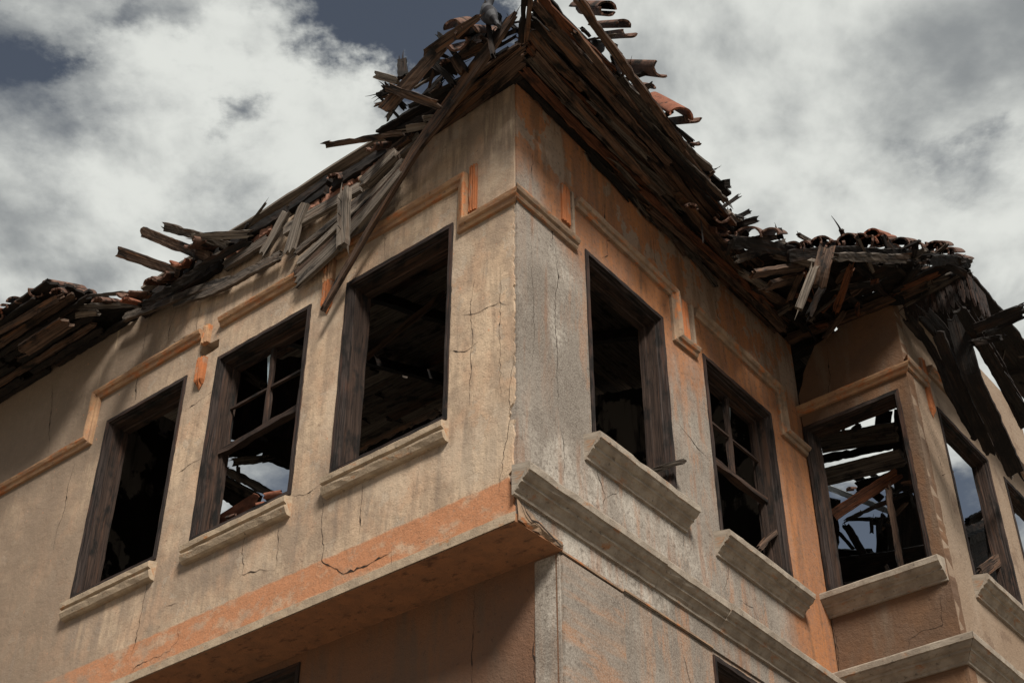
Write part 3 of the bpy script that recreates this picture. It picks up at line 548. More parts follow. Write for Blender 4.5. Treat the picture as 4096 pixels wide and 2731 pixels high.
('dark slanting batten left of a pale split post', 'broken boards at the far bay eave', 'brown', [(2.163, 8.096, 8.469), (2.092, 8.329, 8.38)], 0.049, 0.03, (-0.383, -0.429, -0.818), None),
('long dark board under the tile pile along the bay eave edge', 'broken boards at the far bay eave', 'dgrey', [(2.333, 7.827, 8.378), (2.77, 8.14, 8.65), (3.27, 8.534, 8.963)], 0.065, 0.04, (0.692, -0.448, -0.566), None),
('thin board beneath a long dark board at the bay eave edge', 'broken boards at the far bay eave', 'char', [(2.798, 8.257, 8.678), (3.345, 8.711, 9.033)], 0.029, 0.03, (0.708, -0.395, -0.585), None),
('thin pale lath pointing at the bay roof corner', 'broken boards at the far bay eave', 'dgrey', [(3.282, 8.63, 8.967), (3.419, 8.643, 8.921), (3.587, 8.695, 8.958)], 0.028, 0.025, (0.118, -0.662, -0.74), None),
('flaking charred grey board at the bay roof corner', 'broken boards at the far bay eave', 'dgrey', [(3.238, 8.574, 8.728), (3.393, 8.61, 8.821), (3.527, 8.571, 8.838)], 0.096, 0.03, (0.336, -0.304, -0.892), None),
('short pale board lying in the valley between the two eaves, upper one', 'broken boards at the far bay eave', 'grey', [(1.712, 8.168, 8.529), (1.859, 8.356, 8.606), (2.012, 8.551, 8.664)], 0.056, 0.03, (0.274, 0.122, -0.954), None),
('brown board lying in the valley between the two eaves, middle one', 'broken boards at the far bay eave', 'brown', [(1.847, 8.421, 8.605), (2.057, 8.689, 8.716), (2.264, 8.953, 8.81)], 0.066, 0.03, (0.288, 0.138, -0.948), None),
('thin lath lying in the valley between the two eaves, lowest one', 'broken boards at the far bay eave', 'brown', [(2.024, 8.858, 8.797), (2.29, 9.196, 8.867)], 0.03, 0.03, (0.202, 0.045, -0.978), None),
('brown broken board deep in the valley shadow, upper one', 'broken boards at the far bay eave', 'brown', [(1.685, 7.73, 8.125), (1.921, 7.868, 8.301), (2.179, 8.116, 8.526)], 0.072, 0.03, (0.562, 0.13, -0.817), None),
('brown broken board deep in the valley shadow, lower one', 'broken boards at the far bay eave', 'brown', [(1.862, 8.036, 8.272), (2.018, 8.154, 8.423), (2.153, 8.245, 8.527)], 0.087, 0.03, (0.611, 0.107, -0.785), None),
('charred beam pointing out to the sky right of the bay, upper one', 'broken boards at the far bay eave', 'char', [(3.335, 8.075, 7.908), (3.465, 7.917, 7.884), (3.606, 7.772, 7.868)], 0.078, 0.07, (-0.618, -0.472, -0.629), None),
('thinner charred beam pointing out to the sky right of the bay, under a thicker one', 'broken boards at the far bay eave', 'char', [(3.395, 8.152, 7.911), (3.555, 8.112, 7.962), (3.661, 7.923, 7.921)], 0.04, 0.05, (-0.492, -0.596, -0.634), None),
('charred beam stub with a nail at the outer edge of the bay eave', 'broken boards at the far bay eave', 'char', [(3.349, 8.254, 7.92), (3.506, 8.292, 7.975), (3.561, 8.201, 7.924)], 0.053, 0.05, (-0.178, -0.759, -0.626), None),
('black burnt plank dangling past the right bay window, the longest one', 'broken boards at the far bay eave', 'char', [(3.282, 8.251, 8.188), (3.241, 8.279, 7.543), (3.499, 8.608, 7.37), (3.693, 8.854, 7.145)], 0.13, 0.03, (-0.551, -0.61, -0.57), None),
('black burnt plank hanging behind the longest dangling one', 'broken boards at the far bay eave', 'char', [(3.149, 8.324, 8.089), (3.256, 8.461, 7.713), (3.406, 8.652, 7.475), (3.594, 8.972, 7.408)], 0.093, 0.03, (-0.478, -0.459, -0.749), None),
('grey lath leaning on the right bay window jamb', 'broken boards at the far bay eave', 'dgrey', [(3.54, 8.983, 7.995), (3.771, 9.359, 7.819), (4.032, 9.774, 7.707)], 0.048, 0.03, (-0.491, -0.011, -0.871), None),
('broken stick of wood poking out of the first window of the gray wall', 'burnt beams seen inside the windows', 'dgrey', [(0.898, 7.779, 6.512), (1.005, 7.721, 6.525), (1.118, 7.703, 6.555)], 0.04, 0.035, (-0.16, -0.793, -0.587), None),
('small splintered chunk hanging on the sash of the second window of the gray wall', 'burnt beams seen inside the windows', 'brown', [(1.728, 8.837, 6.534), (1.811, 8.91, 6.668), (1.928, 9.01, 6.793)], 0.046, 0.03, (0.523, -0.838, 0.158), None),
('weathered grey rafter crossing the upper half of the bay window', 'burnt beams seen inside the windows', 'dgrey', [(2.51, 9.825, 7.75), (2.769, 9.676, 7.732), (3.093, 9.409, 7.682)], 0.143, 0.05, (-0.518, -0.633, -0.575), None),
('dark rafter crossing just below the head of the bay window', 'burnt beams seen inside the windows', 'dgrey', [(2.556, 9.982, 8.172), (2.866, 9.855, 8.161), (3.155, 9.617, 8.059)], 0.16, 0.05, (-0.503, -0.648, -0.572), None),
('reddish beam slanting through the middle of the bay window', 'burnt beams seen inside the windows', 'red', [(2.48, 9.656, 7.276), (2.742, 9.504, 7.393), (3.006, 9.351, 7.506)], 0.093, 0.05, (-0.231, -0.809, -0.541), None),
('thin dark batten under the reddish slanting beam of the bay window', 'burnt beams seen inside the windows', 'char', [(2.578, 9.639, 7.241), (2.791, 9.464, 7.259), (3.026, 9.269, 7.275)], 0.039, 0.03, (-0.485, -0.644, -0.592), None),
('lumpy peeling post standing upright in the bay window', 'burnt beams seen inside the windows', 'brown', [(2.865, 9.273, 7.316), (2.847, 9.288, 6.949), (2.85, 9.285, 6.553)], 0.05, 0.05, (-0.364, -0.931, -0.008), None),
('short pale rafter far back in the bay window', 'burnt beams seen inside the windows', 'grey', [(3.241, 10.973, 8.53), (3.424, 10.821, 8.181)], 0.046, 0.05, (-0.726, -0.682, -0.086), None),
('dark rafter far back in the bay window beside a short pale one', 'burnt beams seen inside the windows', 'char', [(3.021, 10.635, 8.272), (3.163, 10.518, 7.968)], 0.074, 0.05, (-0.701, -0.711, -0.054), None),
('crooked burnt lath low in the bay window against blue sky, thicker one', 'burnt beams seen inside the windows', 'char', [(2.769, 10.325, 7.607), (2.82, 10.283, 7.441), (2.875, 10.237, 7.242)], 0.054, 0.04, (-0.587, -0.809, 0.024), None),
('crooked burnt lath low in the bay window against blue sky, thinner one', 'burnt beams seen inside the windows', 'char', [(2.74, 10.478, 7.634), (2.789, 10.438, 7.515), (2.836, 10.399, 7.399)], 0.029, 0.03, (-0.653, -0.758, -0.011), None),
('short charred tooth hanging in the bay window sky gap, wider one', 'burnt beams seen inside the windows', 'char', [(2.89, 9.965, 7.452), (2.877, 9.976, 7.316)], 0.031, 0.02, (-0.3, -0.953, -0.046), None),
('short charred tooth hanging in the bay window sky gap, narrower one', 'burnt beams seen inside the windows', 'char', [(2.934, 9.929, 7.424), (2.939, 9.925, 7.314)], 0.018, 0.02, (-0.407, -0.913, 0.016), None),
('burnt beam lying low behind the right bay window', 'burnt beams seen inside the windows', 'char', [(3.863, 10.529, 7.749), (4.262, 11.038, 8.15)], 0.058, 0.04, (0.84, -0.509, -0.19), None),
('burnt board tilted low in the right bay window', 'burnt beams seen inside the windows', 'brown', [(3.549, 9.643, 6.781), (3.877, 10.061, 7.134), (4.176, 10.361, 7.414)], 0.095, 0.03, (0.746, -0.666, 0.016), None),
('burnt beam slanting across the sky gap in the middle window of the cream facade', 'burnt beams seen inside the windows', 'dgrey', [(-2.288, 9.572, 7.677), (-2.032, 9.361, 7.428), (-1.737, 9.117, 7.124)], 0.055, 0.05, (-0.736, -0.646, -0.202), None),
('broken grey beam end in the sky gap of the middle window of the cream facade', 'burnt beams seen inside the windows', 'dgrey', [(-2.24, 9.662, 7.795), (-2.064, 9.517, 7.725), (-1.906, 9.386, 7.648)], 0.066, 0.05, (-0.665, -0.52, -0.536), None),
('burnt beam low in the middle window of the cream facade, under a slanting one', 'burnt beams seen inside the windows', 'char', [(-2.372, 9.901, 7.673), (-2.151, 9.719, 7.458), (-1.906, 9.516, 7.194)], 0.09, 0.05, (-0.728, -0.662, -0.177), None),
('thin upright stick in the left of the middle window of the cream facade', 'burnt beams seen inside the windows', 'dgrey', [(-2.256, 9.935, 7.939), (-2.212, 9.899, 7.581)], 0.034, 0.03, (-0.091, -0.992, 0.089), None),
('rusty plate of roofing lying on the sill of the middle window', 'burnt beams seen inside the windows', 'rust', [(-2.003, 8.43, 6.511), (-1.847, 8.327, 6.563), (-1.701, 8.245, 6.607)], 0.081, 0.012, (-0.209, -0.699, -0.684), None),
]
PARTS=[
('hip_rafter', 'char', [(0.054, 6.134, 8.72), (0.074, 5.846, 8.72), (0.092, 5.586, 8.72)], 0.037, 0.05, (0.0, 0.0, -1.0), None),
('hip_rafter', 'brown', [(0.089, 6.101, 8.7), (0.105, 5.83, 8.7), (0.13, 5.549, 8.7)], 0.035, 0.04, (0.0, 0.0, -1.0), None),
('soffit_board', 'brown', [(0.083, 6.302, 8.75), (-0.237, 6.654, 8.75), (-0.494, 6.931, 8.75), (-0.676, 7.135, 8.75)], 0.065, 0.02, (0.0, 0.0, -1.0), None),
('soffit_board', 'brown', [(0.092, 6.216, 8.745), (-0.209, 6.537, 8.745), (-0.437, 6.818, 8.745), (-0.582, 6.99, 8.745)], 0.053, 0.02, (0.0, -0.0, -1.0), None),
('soffit_board', 'brown', [(0.096, 6.147, 8.74), (-0.137, 6.372, 8.74), (-0.447, 6.751, 8.74)], 0.043, 0.02, (0.0, -0.0, -1.0), None),
('soffit_board', 'brown', [(0.079, 6.135, 8.76), (-0.137, 6.307, 8.76), (-0.246, 6.441, 8.76)], 0.034, 0.02, (0.0, 0.0, -1.0), None),
('soffit_board', 'char', [(0.078, 6.39, 8.77), (-0.239, 6.734, 8.77), (-0.623, 7.127, 8.77)], 0.084, 0.02, (-0.0, 0.0, -1.0), None),
('soffit_board', 'char', [(0.077, 6.268, 8.79), (-0.204, 6.578, 8.79), (-0.508, 6.933, 8.79)], 0.081, 0.02, (0.0, 0.0, -1.0), None),
('wall_plate', 'char', [(-2.224, 8.275, 8.818), (-1.916, 8.021, 8.817), (-1.659, 7.809, 8.822)], 0.083, 0.05, (-0.636, -0.771, 0.0), None),
('wall_plate', 'char', [(-1.659, 7.808, 8.817), (-1.48, 7.661, 8.829), (-1.319, 7.528, 8.876)], 0.079, 0.05, (-0.636, -0.771, 0.0), None),
('wall_plate', 'char', [(-1.306, 7.518, 8.775), (-0.953, 7.226, 8.796), (-0.676, 6.997, 8.798)], 0.086, 0.05, (-0.636, -0.771, 0.0), None),
('wall_plate', 'char', [(-1.509, 7.698, 8.791), (-1.332, 7.551, 8.788)], 0.084, 0.05, (-0.636, -0.771, 0.0), None),
('wall_board', 'dgrey', [(-2.203, 8.27, 8.65), (-1.972, 8.08, 8.657), (-1.793, 7.932, 8.652)], 0.093, 0.04, (-0.636, -0.771, -0.0), None),
('wall_board', 'grey', [(-1.693, 7.836, 8.623), (-1.381, 7.58, 8.597), (-1.055, 7.31, 8.587)], 0.097, 0.04, (-0.636, -0.771, 0.0), None),
('wall_board', 'grey', [(-1.058, 7.325, 8.61), (-0.804, 7.116, 8.677), (-0.619, 6.963, 8.749)], 0.078, 0.04, (-0.636, -0.771, -0.0), None),
('wall_plate', 'brown', [(-0.876, 7.136, 8.735), (-0.679, 6.974, 8.75)], 0.066, 0.04, (-0.636, -0.771, -0.0), None),
('wall_plate', 'char', [(-2.965, 8.912, 8.772), (-2.56, 8.578, 8.789), (-2.223, 8.3, 8.78)], 0.224, 0.05, (-0.636, -0.771, -0.0), None),
('wall_plate', 'brown', [(2.273, 9.399, 8.816), (2.649, 9.088, 8.783), (3.051, 8.757, 8.761)], 0.072, 0.06, (-0.636, -0.771, 0.0), None),
('wall_plate', 'char', [(2.324, 9.551, 8.837), (2.487, 9.416, 8.837), (2.665, 9.269, 8.824)], 0.22, 0.06, (-0.636, -0.771, 0.0), None),
('rafter', 'char', [(2.358, 9.756, 8.657), (2.501, 9.638, 8.657)], 0.146, 0.06, (-0.636, -0.771, -0.0), None),
('fascia', 'dgrey', [(3.118, 8.855, 8.74), (3.322, 8.648, 8.74), (3.52, 8.426, 8.74)], 0.028, 0.03, (-0.543, -0.509, -0.668), None),
('soffit_board', 'char', [(3.038, 8.724, 8.76), (3.227, 8.503, 8.76), (3.448, 8.273, 8.76)], 0.145, 0.02, (0.0, 0.0, -1.0), None),
('soffit_board', 'brown', [(3.063, 8.746, 8.75), (3.171, 8.643, 8.75), (3.299, 8.542, 8.75)], 0.101, 0.02, (0.0, 0.0, -1.0), None),
('soffit_board', 'red', [(3.074, 8.646, 8.752), (3.188, 8.527, 8.752), (3.319, 8.444, 8.752)], 0.067, 0.02, (0.0, 0.0, -1.0), None),
('rafter', 'char', [(3.072, 8.818, 8.78), (3.089, 8.544, 8.78), (3.148, 8.379, 8.78)], 0.075, 0.05, (0.0, 0.0, -1.0), None),
('soffit_board', 'char', [(3.063, 7.972, 8.472), (3.331, 8.232, 8.752), (3.581, 8.47, 8.859)], 0.074, 0.03, (0.741, -0.304, -0.599), None),
('soffit_board', 'char', [(3.233, 8.268, 8.741), (3.392, 8.31, 8.694), (3.506, 8.373, 8.651)], 0.062, 0.03, (-0.034, -0.599, -0.8), None),
('eave_board', 'char', [(3.093, 8.739, 8.549), (3.512, 9.192, 8.708), (3.533, 9.218, 8.119), (3.684, 9.41, 7.826)], 0.074, 0.03, (-0.236, -0.608, -0.758), None),
('eave_board', 'char', [(3.383, 8.299, 8.279), (3.653, 8.642, 8.086), (3.732, 8.743, 7.957), (3.941, 9.009, 7.665)], 0.111, 0.04, (-0.216, -0.536, -0.816), None),
('eave_board', 'char', [(3.245, 8.058, 8.085), (3.511, 8.396, 7.965), (3.718, 8.661, 7.779), (3.898, 8.889, 7.687)], 0.089, 0.03, (-0.073, -0.384, -0.921), None),
('eave_board', 'char', [(3.13, 8.462, 8.382), (3.237, 8.436, 8.256), (3.392, 8.552, 8.096), (3.496, 8.685, 7.923)], 0.111, 0.03, (-0.344, -0.706, -0.618), None),
('eave_board', 'brown', [(0.396, 5.74, 8.72), (0.711, 6.303, 8.72), (0.939, 6.641, 8.72), (1.214, 7.083, 8.72)], 0.058, 0.03, (-0.0, -0.0, -1.0), None),
('eave_board', 'brown', [(1.091, 7.016, 8.73), (1.258, 7.268, 8.73), (1.392, 7.463, 8.73)], 0.126, 0.03, (0.0, 0.0, -1.0), None),
('eave_board', 'brown', [(0.387, 6.007, 8.72), (0.739, 6.538, 8.72), (1.1, 7.083, 8.72), (1.275, 7.439, 8.72), (1.526, 7.791, 8.72)], 0.044, 0.03, (0.0, 0.0, -1.0), None),
('eave_board', 'brown', [(0.133, 5.794, 8.73), (0.302, 6.032, 8.73), (0.431, 6.182, 8.73), (0.623, 6.412, 8.73), (0.961, 6.918, 8.73), (1.166, 7.345, 8.73), (1.469, 7.823, 8.73)], 0.051, 0.03, (0.0, 0.0, -1.0), None),
('fascia', 'brown', [(0.983, 7.612, 8.68), (1.3, 7.916, 8.68), (1.62, 8.295, 8.68), (1.898, 8.617, 8.68), (2.219, 9.112, 8.68)], 0.047, 0.04, (0.0, 0.0, -1.0), None),
('fascia', 'brown', [(1.176, 7.485, 8.7), (1.421, 7.881, 8.7), (1.77, 8.378, 8.7), (2.201, 9.079, 8.7)], 0.063, 0.03, (0.0, 0.0, -1.0), None),
('hanging_wire', 'char', [(1.365, 7.645, 8.599), (1.374, 7.658, 8.474), (1.368, 7.65, 8.351)], 0.013, 0.008, (-0.312, -0.95, -0.022), None),
('fascia', 'char', [(1.535, 7.619, 8.339), (1.8, 7.795, 8.482), (2.096, 7.929, 8.513)], 0.09, 0.03, (0.5, -0.515, -0.696), None),
('fascia', 'char', [(2.017, 7.877, 8.428), (2.217, 8.002, 8.571), (2.434, 8.036, 8.614)], 0.082, 0.03, (0.501, -0.657, -0.563), None),
('fascia', 'char', [(2.335, 7.91, 8.504), (2.738, 8.18, 8.726), (3.325, 8.605, 9.061)], 0.084, 0.03, (0.659, -0.465, -0.592), None),
('fascia', 'dgrey', [(3.217, 8.548, 9.019), (3.51, 8.743, 9.166), (3.764, 8.904, 9.224)], 0.089, 0.03, (0.553, -0.44, -0.708), None),
('fascia', 'char', [(3.012, 8.802, 8.767), (3.097, 8.732, 8.71)], 0.076, 0.05, (-0.727, -0.49, -0.482), None),
('interior_post', 'char', [(3.206, 10.742, 7.944), (3.218, 10.732, 7.724), (3.154, 10.785, 7.476)], 0.096, 0.06, (-0.297, -0.953, -0.054), None),
('interior_post', 'char', [(3.379, 10.47, 7.996), (3.313, 10.524, 7.675), (3.276, 10.554, 7.27)], 0.305, 0.06, (-0.289, -0.955, -0.071), None),
('interior_post', 'char', [(3.31, 9.749, 8.391), (3.216, 9.826, 8.015), (3.199, 9.84, 7.611)], 0.228, 0.06, (-0.289, -0.955, -0.071), None),
('interior_beam', 'char', [(2.641, 10.431, 7.229), (3.001, 10.133, 7.146), (3.369, 9.829, 7.044)], 0.193, 0.06, (-0.622, -0.598, -0.506), None),
('interior_beam', 'char', [(2.58, 10.481, 7.887), (2.679, 10.399, 7.824), (2.734, 10.353, 7.755)], 0.171, 0.06, (-0.751, -0.576, -0.322), None),
('interior_beam', 'char', [(2.667, 10.408, 8.665), (2.98, 10.15, 8.55), (3.211, 9.96, 8.539)], 0.074, 0.06, (-0.596, -0.56, -0.575), None),
('interior_beam', 'char', [(2.59, 10.342, 8.248), (2.908, 10.08, 8.151), (3.265, 9.786, 8.073)], 0.075, 0.06, (-0.611, -0.566, -0.554), None),
('interior_beam', 'char', [(2.938, 10.445, 8.037), (3.125, 10.29, 8.021), (3.351, 10.104, 8.024)], 0.084, 0.06, (-0.525, -0.615, -0.588), None),
('interior_beam', 'char', [(3.132, 10.284, 7.77), (3.231, 10.203, 7.749), (3.329, 10.122, 7.728)], 0.142, 0.06, (-0.601, -0.588, -0.541), None),
('interior_beam', 'char', [(2.71, 10.762, 7.573), (2.836, 10.658, 7.474), (3.027, 10.5, 7.428)], 0.084, 0.06, (-0.682, -0.58, -0.446), None),
('interior_post', 'char', [(2.731, 10.486, 7.82), (2.732, 10.485, 7.652), (2.682, 10.526, 7.361)], 0.083, 0.06, (-0.273, -0.96, -0.056), None),
('interior_beam', 'char', [(4.309, 11.908, 8.459), (4.802, 12.536, 8.922), (5.38, 13.272, 9.44)], 0.107, 0.06, (0.843, -0.422, -0.333), None),
('interior_beam', 'char', [(4.271, 11.86, 8.184), (4.699, 12.405, 8.584), (5.242, 13.097, 9.025)], 0.301, 0.06, (0.836, -0.399, -0.378), None),
('interior_beam', 'char', [(4.259, 11.845, 7.934), (4.669, 12.367, 8.276), (5.179, 13.016, 8.694)], 0.297, 0.06, (0.829, -0.391, -0.4), None),
('interior_post', 'char', [(3.178, 9.987, 8.528), (3.127, 10.029, 8.306)], 0.129, 0.06, (-0.231, -0.964, -0.129), None),
('interior_beam', 'char', [(2.764, 10.199, 7.575), (2.928, 10.064, 7.509), (3.057, 9.957, 7.44)], 0.03, 0.06, (-0.681, -0.568, -0.462), None),
('interior_beam', 'char', [(3.994, 11.02, 7.847), (4.351, 11.475, 8.211), (4.731, 11.96, 8.506)], 0.084, 0.06, (0.84, -0.409, -0.356), None),
('interior_beam', 'char', [(4.015, 11.209, 7.708), (4.387, 11.683, 8.117), (4.877, 12.308, 8.546)], 0.356, 0.06, (0.835, -0.522, -0.174), None),
('interior_post', 'char', [(4.352, 10.991, 8.528), (4.302, 10.927, 8.055), (4.196, 10.792, 7.481)], 0.242, 0.06, (-0.373, -0.9, 0.227), None),
('gutter', 'metal', [(3.072, 11.89, 8.935), (3.227, 11.762, 8.768), (3.383, 11.633, 8.603), (3.582, 11.469, 8.373)], 0.055, 0.05, (-0.764, -0.597, -0.246), None),
('interior_beam', 'char', [(-2.378, 10.295, 8.298), (-2.195, 10.144, 8.33), (-1.83, 9.842, 8.162)], 0.163, 0.06, (-0.578, -0.508, -0.638), None),
('interior_beam', 'char', [(-2.115, 10.207, 8.258), (-1.973, 10.091, 8.086), (-1.812, 9.958, 7.97)], 0.122, 0.06, (-0.746, -0.619, -0.247), None),
('interior_post', 'char', [(-2.472, 10.242, 8.024), (-2.454, 10.228, 7.795), (-2.476, 10.246, 7.532)], 0.093, 0.06, (0.036, -0.999, -0.007), None),
('interior_beam', 'char', [(-1.908, 9.777, 8.922), (-1.89, 9.763, 8.477), (-1.935, 9.8, 8.086)], 0.337, 0.06, (0.013, -1.0, -0.027), None),
('interior_beam', 'char', [(-2.248, 10.123, 9.215), (-2.246, 10.121, 8.814), (-2.309, 10.173, 8.332)], 0.349, 0.06, (0.058, -0.997, -0.06), None),
('interior_beam', 'char', [(-2.15, 10.042, 8.294), (-1.941, 9.87, 8.053), (-1.747, 9.709, 7.872)], 0.188, 0.06, (-0.742, -0.639, -0.205), None),
('interior_beam', 'char', [(-2.529, 10.225, 8.285), (-2.389, 10.109, 8.177), (-2.277, 10.017, 8.15)], 0.135, 0.06, (-0.697, -0.527, -0.487), None),
('interior_beam', 'dgrey', [(-2.463, 10.106, 7.922), (-2.251, 9.931, 7.706), (-2.016, 9.737, 7.469)], 0.106, 0.06, (-0.733, -0.653, -0.191), None),
('interior_beam', 'dgrey', [(-2.17, 9.216, 8.372), (-2.034, 9.103, 8.212), (-1.932, 9.019, 8.074)], 0.06, 0.05, (-0.733, -0.665, -0.147), None),
('interior_beam', 'dgrey', [(-1.861, 9.09, 8.141), (-1.737, 8.988, 8.152), (-1.625, 8.896, 8.138)], 0.035, 0.05, (-0.439, -0.521, -0.732), None),
('interior_beam', 'brown', [(-1.104, 8.596, 8.034), (-0.804, 8.347, 8.153), (-0.487, 8.086, 8.255)], 0.051, 0.05, (-0.247, -0.621, -0.744), None),
]
